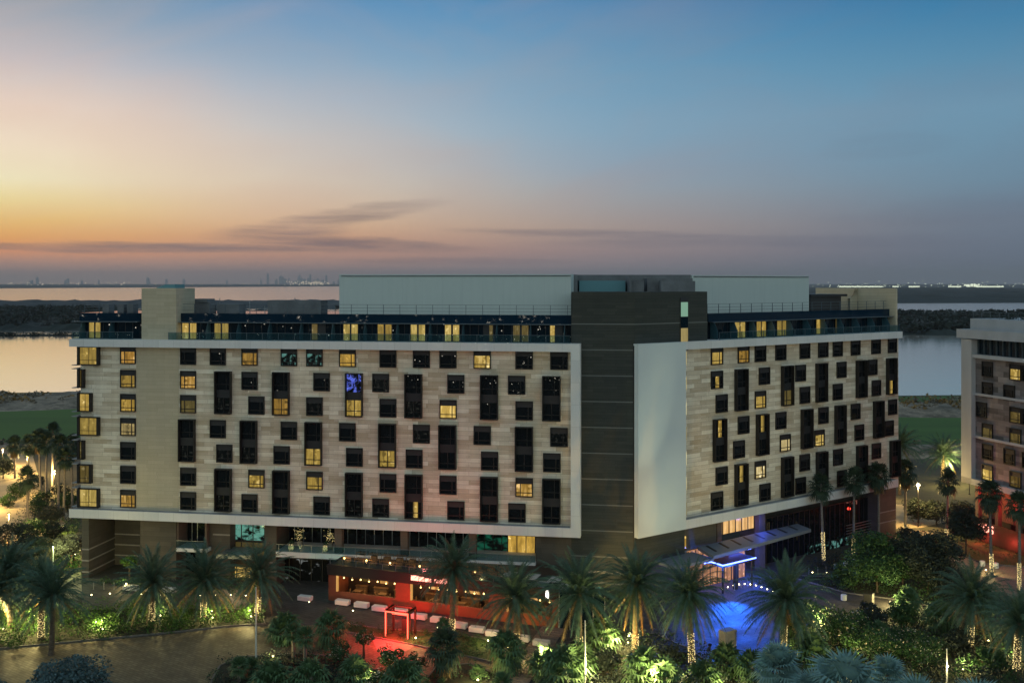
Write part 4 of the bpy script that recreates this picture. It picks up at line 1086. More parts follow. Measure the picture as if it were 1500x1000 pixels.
# ------------------------------------------------------------ white cube seats
def seat_at(x, y, rz, wd, first=[None], label='white block bench in the row in front of the restaurant', grp='white block benches along the restaurant front'):
    gx, gy = G(x, y)
    if first[0] is None:
        b = MB(); b.cbox(-1.0, 1.0, -.45, .45, .12, .72, .06); b.box(-.9, .9, -.36, .36, 0, .12, 1)
        o = b.obj('block_bench', ['seat_white','black'], None, (gx,gy,0), rz); tag(o, label, 'bench', grp); first[0] = o
    else:
        o = dup(first[0], (gx,gy,0), rz, label, 1, grp)
    o.scale = (wd, 1, 1)
seats = [(447,879),(502,885),(530,889),(556,894),(586,899),(614,906),(642,911),(673,919),(699,925),(723,931),(764,938),(793,945)]
for x, y in seats: seat_at(x, y, math.radians(-19), 1)
for x, y in ((192,864),(219,865.5),(249,867)): seat_at(x, y, L.a, 1.05, label='white block bench on the paving by the dark corner pier', grp='white block benches near the corner pier')

# ------------------------------------------------------------ ground plan
sheet('plaza', [G(x,y) for x,y in ((-120,846),(1316,846),(1560,830),(1700,1010),(-200,1010))], .004, 'plaza')
sheet('road', [G(x,y) for x,y in ((-160,966),(0,952),(90,943),(240,929),(330,919),(470,914),(500,926),(600,942),(690,962),(742,985),(770,1015),(700,1040),(300,1060),(-200,1060))], .008, 'road')
sheet('side_road', [PX(x,Y) for x,Y in ((-60,262),(45,262),(60,215),(45,175),(20,158),(-60,152))], .006, 'path_sand')
sheet('path', [G(x,y) for x,y in ((40,786),(75,783),(108,755),(96,750),(70,762))], .010, 'path_sand')
sheet('footpath', [G(x,y) for x,y in ((80,850),(118,826),(120,868),(95,880))], .011, 'path_sand')
sheet('side_lawn', [PX(x,Y) for x,Y in ((-120,255),(5,262),(20,238),(10,228),(-60,205))], .012, 'lawn')
sheet('side_lawn', [G(x,y) for x,y in ((-40,800),(60,800),(118,752),(118,765),(104,800),(118,812),(118,840),(80,850),(-40,872))], .009, 'lawn')
def bed(name, pts, m='soil', kerb=True):
    P = [G(x,y) for x,y in pts]; b = MB(); b.prism(P, -.05, .10, 1, 0); o = b.obj(name, [m,'kerb']); tag(o, kind='structure')
    if kerb:
        n = len(P); c = sum((Vector(q) for q in P), Vector((0,0)))/n; k = MB()
        for i in range(n):
            a, d = Vector(P[i]), Vector(P[(i+1)%n]); u = (d-a); l = u.length
            if l < .2: continue
            u.normalize(); nn = Vector((-u.y, u.x))*.09
            k.prism([tuple(a-nn-u*.05), tuple(d-nn+u*.05), tuple(d+nn+u*.05), tuple(a+nn-u*.05)], 0, .16+.0004*i)
        tag(k.obj('kerb', 'kerb'), kind='structure')
    return P
B1 = bed('planting_bed', [(-60,905),(60,900),(125,893),(250,891),(383,892),(388,913),(330,917),(240,927),(90,941),(-60,955)])
B2 = bed('planting_bed', [(306,1025),(310,996),(322,975),(350,962),(430,957),(500,962),(560,985),(600,1020)])
B3 = bed('planting_bed', [(490,911),(560,921),(640,926),(700,934),(772,953),(764,972),(740,973),(610,945),(495,923)], 'lawn')
B4 = bed('planting_bed', [(640,975),(690,972),(745,995),(755,1025),(600,1025)])
B5 = bed('planting_bed', [(790,1025),(806,975),(835,940),(880,925),(960,928),(1010,950),(1060,985),(1150,962),(1210,935),(1265,905),(1330,893),(1380,905),(1500,930),(1560,1025)])
B6 = bed('planting_bed', [(1150,842),(1215,845),(1262,830),(1300,800),(1330,790),(1420,845),(1490,890),(1440,905),(1330,880),(1240,868)])
B7 = bed('planting_bed', [(1350,790),(1400,780),(1560,800),(1560,835),(1440,825)], 'lawn')
sheet('side_path', [G(x,y) for x,y in ((1330,776),(1352,776),(1560,838),(1560,875),(1500,885),(1400,825))], .012, 'path_stone')
sheet('side_street', [G(x,y) for x,y in ((1290,738),(1420,738),(1430,752),(1350,772),(1290,775))], .014, 'path_sand')
# stepped timber boardwalk
b = MB(); A0, A1 = Vector(G(745,1008)), Vector(G(818,905)); u = (A1-A0).normalized(); nn = Vector((u.y,-u.x)); ln = (A1-A0).length
i = 0
while i*.8 < ln:
    q = A0+u*i*.8; b.prism([tuple(q-nn*1.3), tuple(q+nn*1.7), tuple(q+nn*1.7+u*.62), tuple(q-nn*1.3+u*.62)], .005, .09); i += 1
tag(b.obj('boardwalk', 'path_stone'), kind='structure')
rd = MB(); A = [G(x,y) for x,y in ((545,934),(612,941),(590,957),(552,951))]
sheet('red_lit_paving', A, .03, 'path_stone')  # no carpet: pinkish paving patch put in where the red light pools

# ------------------------------------------------------------ neighbouring block on the right
n0 = PX(1408, 173.1); n1 = PX(1500, 159.7); N = Frame(n0, math.atan2(n1[1]-n0[1], n1[0]-n0[0])); NL = 38
nb = thing('apartment_block', 'partly seen block in banded brown stone at the right edge, red light at its foot', 'building', (n0[0], n0[1], 0), N.a)
def np_(b, nm, m, par=nb): return b.obj(nm, m, par)
b = MB(); b.box(.3, NL, .9, 18, 9.4, 30.8); np_(b, 'wall', 'neighbour_stone')
b = MB(); b.box(0, 2.4, 0, 18, 9.0, 33.8); b.box(0, NL, 0, .9, 9.0, 10.0); b.box(2.4, NL, .2, 3, 30.7, 31.3); b.box(-.8, NL, -.3, 18, 34.0, 35.5)
b.box(1.5, NL, .6, 17, 35.5, 37.4)
for z in (24.3, 17.0): b.box(2.4, NL, .5, .9, z, z+.4)
np_(b, 'white_frame', 'neighbour_render')
b = MB(); b.box(2.0, NL, 1.5, 17, 31.3, 34); np_(b, 'upper_glazing', 'glass_blue')
b = MB()
for i in range(24): b.box(2.5+i*1.4, 2.6+i*1.4, 1.2, 1.5, 31.3, 33.9)
for i in range(18): b.box(2+i*2, 2.06+i*2, .7, .76, 37.4, 38.6)
b.box(1.6, NL, .7, .75, 38.55, 38.6); b.box(1.6, NL, .7, .75, 38.0, 38.04); np_(b, 'railing', 'rail_metal')
b = MB(); rr_ = random.Random(3)
for i in range(40): leafcloud(b, (2.5+rr_.random()*20, 2+rr_.random()*3, 37.8), .6, 22, .2, rr_)
np_(b, 'roof_planting', 'leaf_tree_dark')
for r_, xs_ in enumerate(([(1447,Dk),(1488,Lt)], [(1447,'room_faint'),(1479,Dk)], [(1438.5,'room_faint'),(1488,'lit_dim')], [(1447,'lit_dim'),(1488,'lit_dim')], [(1447,Dk),(1479,Dk)], [(1447,'lit_warm'),(1488,'lit_dim')])):
    for x, lk in xs_:
        s_ = N.s(x, .9); b = MB(); z0 = 30.0-3.5*r_-2.35
        o = mkobj('window', WM['s'], nb, (s_, .9, z0)); mkobj('pane', pane_for('s', lk), o)
    for k in range(6):                                            # further windows along the part outside the frame
        s_ = 14+k*4+(r_ % 2)*1.5; o = mkobj('window', WM['s'], nb, (s_, .9, 30.0-3.5*r_-2.35)); mkobj('pane', pane_for('s', Dk), o)
b = MB(); b.box(1.5, NL, 3.0, 17, 0, 9.0); np_(b, 'podium_wall', 'brown_wall')
b = MB()
for i in range(8): b.box(2+i*4.5, 2.7+i*4.5, 1.2, 2.0, 0, 9.0)
np_(b, 'column', 'brown_wall')
b = MB(); b.box(1.5, NL, 2.8, 3.0, .5, 3.3); np_(b, 'shopfront', 'black')
# the lit red sign
tx = bpy.data.curves.new('sign_lettering', 'FONT'); tx.body = 'T ROS'; tx.size = 1.9; tx.extrude = .04
ts = N.s(1444, 2.0); _tmp = bpy.data.objects.new('tmp', tx); COL.objects.link(_tmp); bpy.context.view_layer.update()
_me = bpy.data.meshes.new_from_object(_tmp.evaluated_get(bpy.context.evaluated_depsgraph_get())); bpy.data.objects.remove(_tmp)
_me.materials.clear(); _me.materials.append(M['led_red_core'])
to = mkobj('sign_lettering', _me, nb, (ts, -1.2, 2.0)); to.rotation_euler = (PI/2, 0, 0)
b = MB(); b.box(ts-1.5, ts+20, -1.0, -.9, .2, 3.6); np_(b, 'sign_board', 'dark_wood')
lamp('red_light', 'POINT', (ts+3, -2.2, 1.2), 220, (1,.05,.03), nb, size=.3)
lamp('red_light', 'POINT', (ts+9, -2.2, 1.5), 260, (1,.08,.05), nb, size=.3)
lamp('red_light', 'POINT', (ts+1, .6, 7.0), 420, (1,.03,.02), nb, size=.3)
lamp('red_light', 'POINT', (ts+6, .6, 6.5), 600, (1,.03,.02), nb, size=.3)
lamp('red_light', 'SPOT', (ts+4, -6, 6), 900, (1,.05,.03), nb, (ts+5, .9, 15), .3, 80, 1)
# fence along the sloping path beside it
b = MB(); A0, A1 = Vector(G(1420,786)), Vector(G(1540,828)); u = (A1-A0).normalized(); ln = (A1-A0).length
i = 0
while i*.9 < ln: q = A0+u*i*.9; b.box(q.x-.04, q.x+.04, q.y-.04, q.y+.04, 0, 1.2); i += 1
for z in (.4,.8,1.2): b.tube([(A0.x,A0.y,z),(A1.x,A1.y,z)], .035, 4)
tag(b.obj('railing_fence', 'rail_metal'), 'metal railing beside the path below the red sign', 'railing')

# ------------------------------------------------------------ palms
wr = (.5, 2.9)
palms = [
 (75, 958, 7.0, 'date palm in front of the others at far left, dark crown over the hedge', None, 0),
 (60, 935, 6.5, 'date palm at far left behind another, glowing green from lights below', (.3,3.4), 1),
 (-4, 938, 6.0, 'date palm cut by the left edge with yellow-lit fronds', None, 2),
 (222, 917, 5.5, 'date palm with lit trunk standing in the hedge before the corner pier', (.8,3.2), 0),
 (298, 906, 5.0, 'date palm with short lit trunk right of the corner pier palm', (.3,2.2), 1),
 (377, 905, 5.5, 'date palm with lit trunk beside the tall pale pole', (.3,2.8), 2),
 (662, 925, 8.0, 'tall date palm in front of the orange restaurant wall', (.2,1.8), 0),
 (757, 948, 6.0, 'date palm right of the restaurant palm, thin band of lights on its trunk', (.4,1.8), 1),
 (849, 968, 8.0, 'date palm standing before the narrow lit window of the tower', (.6,3.0), 2),
 (930, 960, 8.5, 'broad date palm left of the blue entrance with hanging amber-lit fronds', (.8,2.6), 0),
 (1014, 980, 8.5, 'large date palm just left of the blue-lit paving', (.8,4.2), 1),
 (1147, 957, 6.5, 'large date palm just right of the blue-lit paving', (.8,3.4), 2),
 (1421, 947, 6.2, 'large bluish date palm on the right with a lit lower trunk', (.3,2.6), 0),
 (1488, 990, 6.0, 'date palm at the right edge with lit trunk and yellow-lit fronds', (.8,4.6), 1),
 (15, 925, 7.5, 'dark date palm at the left edge behind the lit ones', None, 2),
]
for x, y, h, lab, wp, ci in palms:
    palm('date_palm', x, y, h, DC[ci], lab, 1.0, wp, group='date palms in the front garden', cs=.88 if x in (1421, 1147, 1014, 930) else .92)
for x, Y, h, lab, wp in ((1382, 215, 6.5, 'distant date palm glowing yellow beyond the street lamp', (1,6)), (1318, 205, 10, 'dim date palm half hidden behind the right corner of the hotel', None)):
    gx, gy = PX(x, Y); t = thing('date_palm', lab, 'palm tree', (gx, gy, 0), 1, 'date palms in the front garden')
    hh, tm = trunk_for(h); mkobj('trunk', tm, t); mkobj('crown', DC[3], t, (0,0,hh))
    if wp: mkobj('fairy_lights', fairy_mesh(1, 6, .42, 300, 2), t)['kind'] = 'stuff'; lamp('uplight', 'POINT', (1.8, -2.4, 5.6), 2600, (1,.8,.25), t); lamp('uplight', 'POINT', (-2.2, -2.0, 5.2), 2200, (1,.8,.3), t)
FC = fan_crown(5, 36, 1.0, 1.0, .7, 0.0, 'leaf_fan_dark', -1.2); FCs = fan_crown(8, 38, 1.0, 1.05, .9, 1.0, 'leaf_fan_dark', -1.1)
FG = fan_crown(12, 30, .8, 1.0, .5, 0, 'leaf_fan', -.7); FG2 = fan_crown(14, 40, 1.1, 1.25, 1.0, 0, 'leaf_fan', -1.0)
FB = fan_crown(15, 30, .9, 1.55, .35, 0, 'leaf_blue', -.6, 22); FB2 = fan_crown(19, 26, 1.0, 1.5, .5, 0, 'leaf_blue', -.8, 20)
for x, y, h, lab, wp, cr in (
 (1207, 826, 12.5, 'tall fan palm with blue-lit trunk at the end of the entrance canopy', (.6,5.0), FC),
 (1250, 815, 12.5, 'tall fan palm in front of the dark glazing, second from the entrance canopy', (.3,3.5), FC),
 (1287, 803, 12.5, 'tall fan palm against the brown end wall of the hotel', None, FCs),
 (1326, 777, 11.0, 'fan palm just right of the hotel corner, left of the street lamp', (0,1), FCs),
 (1386, 787, 10.0, 'fan palm right of the street lamp with a lit base', (0,1.5), FC),
 (1453, 842, 12.5, 'tall fan palm in front of the red sign', (.2,3.2), FCs),
 (1493, 866, 12.5, 'tall fan palm at the right edge beside the red sign', (.2,4.0), FC)):
    palm('fan_palm', x, y, h, cr, lab, 1.0, wp, group='tall fan palms on the right side', cs=1.25)
for i, (x, y, h, lab) in enumerate(((42,732,11.5,'slim fan palm, leftmost of the dark cluster at the left'), (60,735,13,'fan palm second from the left in the dark cluster'), (68,738,12.5,'fan palm with thick trunk in the middle of the dark cluster'),
     (85,758,14,'tallest fan palm of the dark cluster'), (93,762,12,'fan palm close to the hotel in the dark cluster'), (106,748,13,'fan palm right beside the hotel corner'), (41,770,9,'short fan palm below the dark cluster'),
     (22,700,8,'lone fan palm beyond the lit side road'), (76,722,13,'fan palm at the back of the dark cluster'))):
    palm('fan_palm', x, y, h, (FC, FCs)[i % 2], lab, 1.0, None, group='fan palms at the left side', cs=1.2)
# low fan palms of the gardens
fgs = [
 (418,938,1.6,FG2,1.3,'bushy low fan palm left of the pale pole base'), (447,968,3.0,FG,.9,'young fan palm with pale lit leaves and slim trunk near the road'),
 (430,962,3.2,FG,.85,'young fan palm behind the pale-lit one near the road'), (485,945,2.6,FG2,1.15,'dark bushy fan palm at the edge of the restaurant plaza'),
 (350,1000,2.2,FG,.8,'small fan palm alone on the kerbed island'), (368,990,1.0,FG,.9,'small bushy fan palm at the back of the island'),
 (651,995,4.0,FCs,1.25,'dark fan palm with drooping skirt below the restaurant palm'), (648,970,4.5,FG,.6,'thin fan palm rising behind the dark drooping one'),
 (741,985,3.2,FG2,1.2,'fan palm standing left of the timber boardwalk'), (828,1003,2.2,FG2,1.45,'wide fan palm with green-lit drooping leaves right of the boardwalk'),
 (850,985,1.4,FG2,1.2,'low fan palm behind the green-lit one'), (945,1004,2.2,FG2,1.35,'fan palm with hanging leaves left of the bright garden light'),
 (1030,1003,1.2,FG2,1.1,'dark low fan palm under the large entrance palm'), (1102,1000,2.2,FG2,1.1,'dark low fan palm below the concrete block'),
 (1192,975,1.4,FG2,1.3,'bushy fan palm right of the large entrance palm'), (520,1000,1.2,FG2,1.2,'bushy low fan palm in the bottom garden'),
 (400,1010,1.0,FG2,1.4,'dark fan palm at the bottom beside the pole'), (1290,950,1.6,FG2,1.1,'dim fan palm among the garden trees on the right'), (1330,905,2.6,FG2,1.0,'fan palm below the dark round tree'),
 (735,1010,.9,FG,.8,'small spiky palm at the foot of the boardwalk'), (700,990,.6,FG,.7,'small spiky palm in the sandy bed'),
 (800,990,1.4,FG2,1.2,'dark fan palm hugging the right side of the boardwalk'), (880,960,2.4,FG2,1.3,'fan palm filling the gap left of the amber-lit palm'), (975,1012,1.6,FG2,1.25,'low fan palm beside the white garden light'),
 (1065,985,1.6,FG2,1.2,'fan palm at the near end of the blue paving'), (1168,945,1.8,FG2,1.15,'fan palm right of the big palm by the blue paving'), (1375,925,1.8,FG2,1.2,'fan palm between the dark round tree and the bluish palm'),
 (455,1010,1.4,FG2,1.2,'dark fan palm on the kerbed island right of the pole'), (590,1012,1.3,FG2,1.3,'bluish fan palm at the bottom below the frangipani'),
]
for x, y, h, cr, cs2, lab in fgs: palm('fan_palm', x, y, h, cr, lab, 1.0, None, group='low fan palms in the garden beds', cs=cs2)
for i, (x, Y, h, cs2, lab) in enumerate(((1140,96,6.6,1.25,'silver-blue fan palm at the bottom, leftmost of the pale ones'), (1240,90,7.0,1.75,'largest silver-blue fan palm at the bottom'), (1345,88,6.0,1.45,'silver-blue fan palm just left of the slim pole'),
      (1432,88,5.8,1.35,'silver-blue fan palm right of the slim pole'), (1190,93,5.0,1.2,'silver-blue fan palm cut by the bottom edge'), (1300,98,5.0,.95,'small silver-blue fan palm between the two largest'))):
    gx, gy = PX(x, Y); t = thing('blue_fan_palm', lab, 'palm tree', (gx, gy, 0), rnd.random()*6.28, 'silver-blue fan palms')
    hh, tm = trunk_for(h, 'fan'); mkobj('trunk', tm, t); c = mkobj('crown', (FB, FB2)[i % 2], t, (0,0,hh), rnd.random()*6.28); c.scale = (cs2,)*3

# ------------------------------------------------------------ broadleaf trees
def tree_crown(seed, rad, n, leaf, clumps=26, flat=.75, flowers=0):
    r = random.Random(seed); b = MB()
    for i in range(clumps):
        while True:
            q = Vector((r.uniform(-1,1), r.uniform(-1,1), r.uniform(-.8,1)))
            if .25 < q.length <= 1: break
        c = (q.x*rad*.78, q.y*rad*.78, q.z*rad*flat*.78)
        leafcloud(b, c, rad*r.uniform(.14,.36), n//clumps, leaf, r, 0, .7, 1, flowers)
    return b
def trunk_tree(b, h, rad, seed):
    r = random.Random(seed); b.tube([(0,0,0),(.05,.02,h*.5),(0,0,h)], [.18,.13,.1], 7)
    for i in range(7):
        a = i*2.4+r.random(); e = (math.cos(a)*rad*.6, math.sin(a)*rad*.6, h+rad*r.uniform(.0,.5))
        b.tube([(0,0,h*.7),(e[0]*.45,e[1]*.45,h*.95),e], [.09,.06,.025], 5)
TC = {}
def tree(x, y, rad, h, m, lab, seed=1, leaf=.16, dens=60, flat=.8, flowers=0, Y=None, cat='tree', group='trees in the front garden'):
    gx, gy = G(x, y) if Y is None else PX(x, Y)
    t = thing('tree', lab, cat, (gx, gy, 0), rnd.random()*6, group)
    key = (seed, m, rad, flowers)
    if key not in TC:
        TC[key] = tree_crown(seed, rad, int(dens*rad*rad*9), leaf*1.1, int(24+rad*12), flat, flowers).mesh('crown', [m, 'flower'])
    mkobj('crown', TC[key], t, (0,0,h)); b = MB(); trunk_tree(b, max(.6, h-rad*.25), rad, seed); b.obj('trunk', 'bark', t)
    return t
tree(1285,868,5.3,4.9,'leaf_tree','big green garden tree right of the hotel entrance, lit yellow from below',1,.17)
tree(1360,870,5.6,5.4,'leaf_tree_dark','big dark round tree left of the red sign',2,.17)
tree(1322,862,3.4,3.4,'leaf_tree','green tree between the two big round ones',3)
tree(1240,862,2.6,2.0,'leaf_tree','lower green tree near the white stools',4)
tree(1415,812,4.0,5.0,'leaf_tree_dark','dark tree in front of the neighbouring block',5,.17)
tree(1395,885,3.0,2.4,'leaf_tree_dark','dark low tree behind the big bluish palm',6)
tree(90,1075,5.8,2.8,'leaf_bluegreen','large bluish round tree in the bottom left corner',7,.17,110)
tree(-20,1060,3.4,1.8,'leaf_bluegreen','smaller bluish tree cut by the bottom left corner',8,.15)
for i, (x, y, rad, h, lab) in enumerate(((1215,945,2.97,2.6,'frangipani nearest the big entrance palm, dotted with pale flowers'), (1250,955,3.24,2.6,'frangipani in the middle of the right garden'), (1290,975,2.84,2.3,'frangipani over a yellow light in the right garden'),
      (1355,982,2.70,2.4,'frangipani right of the yellow-lit one'), (1325,968,2.70,2.2,'frangipani tucked between the lit garden trees'), (1190,925,2.43,2.4,'frangipani beside the dark plaza edge'))):
    tree(x, y, rad, h, 'leaf_tree', lab, 20+i % 3, .14, 45, .8, .05, cat='frangipani', group='frangipani trees in the right garden')
for i, (x, y, rad, h, lab) in enumerate(((533,963,1.3,2.4,'small frangipani left of the red-lit paving'), (571,985,1.8,1.9,'frangipani with pale flowers in front of the red paving'), (606,992,1.7,1.8,'frangipani right of the flowering one in front of the red paving'),
      (497,975,1.6,1.8,'round flowering shrub tree beside the low palms'), (555,1010,1.5,1.2,'low flowering tree at the bottom in front of the gateway'))):
    tree(x, y, rad, h, 'leaf_tree', lab, 24+i % 2, .13, 50, .8, .09, cat='frangipani', group='frangipani trees before the gateway')
for i, (x, y, rad, h, m_, lab) in enumerate(((98,830,2.6,3.2,'leaf_pale','pale greyish tree beside the left corner of the hotel'), (108,822,2.0,2.6,'leaf_pale','small pale tree tucked against the hotel corner'), (20,815,4.0,3.0,'leaf_tree_dark','dark round tree at the left edge below the lit road'),
     (45,830,3.2,2.6,'leaf_tree_dark','dark bush tree left of the pale greyish tree'), (5,700,3.0,2.6,'leaf_tree_dark','dark tree at the left edge beside the golf course'), (75,765,2.6,1.6,'leaf_tree_dark','dark low tree at the foot of the palm cluster'),
     (55,752,2.2,1.6,'leaf_tree','green low tree among the palm trunks'), (30,728,2.6,1.6,'leaf_tree','green low tree beside the lit side road'), (62,738,2.2,1.4,'leaf_tree','small green tree at the middle of the palm trunks'), (12,742,2.0,1.3,'leaf_tree','small green tree on the lawn at the left edge'), (80,790,2.4,1.8,'leaf_tree_dark','dark tree between the footpath and the palms'), (48,795,2.8,2.2,'leaf_tree','green tree below the short fan palm'), (88,728,2.2,1.5,'leaf_tree_dark','dark tree behind the tallest palm of the cluster'), (98,745,2.4,1.7,'leaf_tree','green low tree behind the palm cluster'), (50,715,2.4,1.5,'leaf_tree_dark','dark low tree beyond the palm cluster'))):
    tree(x, y, rad, h, m_, lab, 30+i, .15, 45, group='trees at the left side')
tree(1345,765,3.0,2.6,'leaf_tree_dark','dark tree between the street lamp and the hotel corner',51)
tree(1372,768,2.8,2.6,'leaf_tree_dark','dark tree right behind the fan palm with a lit base',52)
tree(1410,775,3.2,3.0,'leaf_tree_dark','dark tree at the foot of the neighbouring block',53)
tree(1400,960,2.2,1.6,'leaf_tree_dark','dark bushy tree below the large bluish palm',54)
tree(1450,985,2.0,1.5,'leaf_tree','low green tree left of the right-edge palm',55)
tree(1275,925,2.3,2.2,'leaf_tree_dark','dark tree behind the pylon sign and the frangipani',56)
tree(1320,925,2.2,2.4,'leaf_tree','green tree between the two groups of garden trees',57)
tree(890,985,1.8,1.4,'leaf_tree_dark','dark bush tree left of the brightest garden light',58)
tree(985,975,1.8,1.3,'leaf_tree_dark','dark bush tree left of the big entrance palm trunk',59)
tree(190,850,1.4,2.8,'leaf_shrub','small bright green tree lit from below beside the striped wall',45,.14,60)
tree(1330,800,2.2,2.0,'leaf_tree_dark','dark low tree at the brown end of the hotel',46,.15,45)
# uncountable ground planting
def in_poly(x, y, P):
    c = False; n = len(P)
    for i in range(n):
        (x1,y1),(x2,y2) = P[i], P[(i+1)%n]
        if (y1 > y) != (y2 > y) and x < (x2-x1)*(y-y1)/(y2-y1)+x1: c = not c
    return c
def planting(name, P, n, rad, hgt, m, seed, leaves=55, leaf=.12, m2=None):
    r = random.Random(seed); b = MB()
    xs_ = [q[0] for q in P]; ys_ = [q[1] for q in P]; k = 0; tr = 0
    while k < n and tr < n*30:
        tr += 1; x, y = r.uniform(min(xs_), max(xs_)), r.uniform(min(ys_), max(ys_))
        if not in_poly(x, y, P): continue
        rr = rad*r.uniform(.6,1.25); leafcloud(b, (x, y, .1+rr*hgt*.6), rr, leaves, leaf, r, 1 if (m2 and r.random() < .3) else 0, hgt); k += 1
    o = b.obj(name, [m, m2 or m]); return tag(o, kind='stuff')
planting('shrubbery', B1, 280, 1.0, 1.1, 'leaf_shrub', 1, 95, .14, 'leaf_tree')
planting('ground_cover', B2, 190, .8, .8, 'leaf_tree_dark', 2, 50, .13, 'leaf_fan')
planting('ground_cover', B3, 90, .6, .7, 'leaf_tree', 3, 60, .10)
planting('ground_cover', B4, 34, .6, .8, 'leaf_fan', 4)
planting('shrubbery', B5, 560, 1.15, 1.0, 'leaf_tree_dark', 5, 75, .16, 'leaf_tree')
planting('shrubbery', B6, 260, 1.1, 1.0, 'leaf_tree', 6, 60, .14, 'leaf_tree_dark')
planting('ground_cover', B7, 40, .8, .5, 'leaf_tree', 7, 50, .1)
planting('undergrowth', [PX(x,Y) for x,Y in ((18,205),(118,205),(118,150),(60,160),(25,172))], 90, 1.2, .8, 'leaf_tree_dark', 8, 50, .16, 'leaf_tree')
planting('undergrowth', [G(x,y) for x,y in ((78,812),(116,815),(116,845),(85,842))], 40, .7, .9, 'leaf_shrub', 9, 50, .12, 'leaf_reddish')
planting('shrubbery', [G(x,y) for x,y in ((150,852),(205,852),(205,858),(150,858))], 22, .6, .8, 'leaf_tree', 10, 50, .12)
planting('shrubbery', [G(x,y) for x,y in ((1180,832),(1290,800),(1290,808),(1215,838))], 50, .9, 1.0, 'leaf_tree_dark', 11, 55, .14)
planting('scrub', [(90,332),(260,332),(260,366),(90,366)], 260, 1.9, .8, 'leaf_pale', 61, 26, .8, 'leaf_dry')
planting('scrub', [(-330,344),(-140,352),(-140,384),(-330,378)], 300, 1.9, .8, 'leaf_pale', 62, 26, .8, 'leaf_dry')
planting('scrub', [(-260,256),(-110,256),(-110,268),(-260,268)], 110, 1.3, .8, 'leaf_pale', 63, 26, .5, 'leaf_tree_dark')
planting('scrub', [(75,248),(200,248),(200,268),(75,268)], 110, 1.3, .8, 'leaf_pale', 64, 26, .5, 'leaf_tree_dark')
for o_ in (planting('mangrove', [(300,842),(640,842),(740,1320),(430,1320)], 560, 9, .35, 'mangrove', 65, 26, 3.2, 'far_land'), planting('mangrove', [(-560,925),(-370,925),(-600,1560),(-860,1560)], 520, 9, .35, 'mangrove', 66, 26, 3.2, 'far_land')):
    o_.location.z = 3.2
planting('reeds', [PX(x,Y) for x,Y in ((-10,816),(30,822),(80,826),(118,830),(118,834),(50,832),(-10,828))], 30, 2.6, .7, 'mangrove', 12, 40, .8)

# ------------------------------------------------------------ lamps, poles, bollards
def uplight(x, y, power, lab, col=(1,.82,.32), h=.25, Y=None, group='garden uplights'):
    gx, gy = G(x, y) if Y is None else PX(x, Y)
    t = thing('garden_light', lab, 'garden light', (gx, gy, 0), 0, group)
    b = MB(); b.tube([(0,0,0),(0,0,h)], [.05,.05], 6); b.tube([(0,0,h),(0,-.02,h+.14)], [.08,.11], 8); b.obj('housing', 'dark_metal', t)
    b = MB(); b.ball((0,-.02,h+.17), .10, 8, 4); b.obj('lens', 'uplight_lens', t)
    hi = power > 400
    lamp('light', 'POINT', (0,-1.1 if hi else -.7,h+(2.6 if hi else 1.3)), power*(3.6 if hi else 3.2), col, t, size=.12)  # light set above and before its lens to brighten the visible leaves
for a in ((700,1000,150,'added fill light low in the sandy bed below the lawn'), (800,985,520,'garden light between the boardwalk and the wide fan palm'), (870,1008,640,'garden light right of the pale pole at the bottom'), (955,1012,460,'garden light in front of the hanging fan palm leaves'), (1060,1010,170,'added fill light under the dark low palms at the bottom'), (1240,1000,260,'added fill light in front of the middle frangipani'), (1300,1005,340,'added fill light in front of the yellow-lit frangipani'), (1290,900,420,'garden light at the edge of the plaza before the green tree'), (1195,935,420,'garden light before the frangipani by the plaza edge'), (1410,985,160,'added fill light in the dark bed on the right'), (545,1000,110,'added fill light in the flowering bed before the gateway'), (400,965,70,'added fill light among the young fan palms'), (150,925,240,'garden light in the hedge between the left palms'), (62,925,520,'garden light under the green-glowing palm at far left'), (5,925,620,'garden light at the left edge of the hedge'), (235,905,160,'garden light beside the lit trunk in front of the corner pier'),  # the fill lights here are added to brighten the beds
          (312,908,230,'garden light glowing in the hedge right of the second lit palm'), (368,906,260,'garden light at the foot of the palm by the pole'), (185,858,90,'garden light below the bright green tree'),
          (50,905,260,'garden light behind the front-left palm'), (110,815,200,'garden light beside the footpath at the hotel corner'),
          (609,938,90,'small garden light right of the red gateway'), (752,967,110,'small garden light at the top of the boardwalk'), (715,942,80,'garden light in the strip of lawn'),
          (903,965,480,'brightest garden light left of the big entrance palms'), (920,945,300,'garden light below the amber-lit hanging fronds'), (987,996,150,'white garden light at the bottom, left of the entrance palm'),
          (1148,962,90,'garden light at the foot of the palm right of the blue paving'), (1246,968,110,'garden light under the frangipani trees'), (1356,972,160,'garden light between the frangipani and the slim pole'),
          (1304,885,230,'garden light under the big green tree'), (1192,898,120,'garden light beside the dark plaza'), (1362,902,130,'garden light below the dark round tree'),
          (1448,942,60,'green garden light right of the bluish palm'), (1478,965,200,'garden light behind the right-edge palm'), (1444,838,120,'garden light beside the path under the red sign'),
          (830,992,120,'garden light inside the green-lit fan palm'), (1327,782,60,'garden light at the foot of the palm by the hotel corner')):
    uplight(*a)
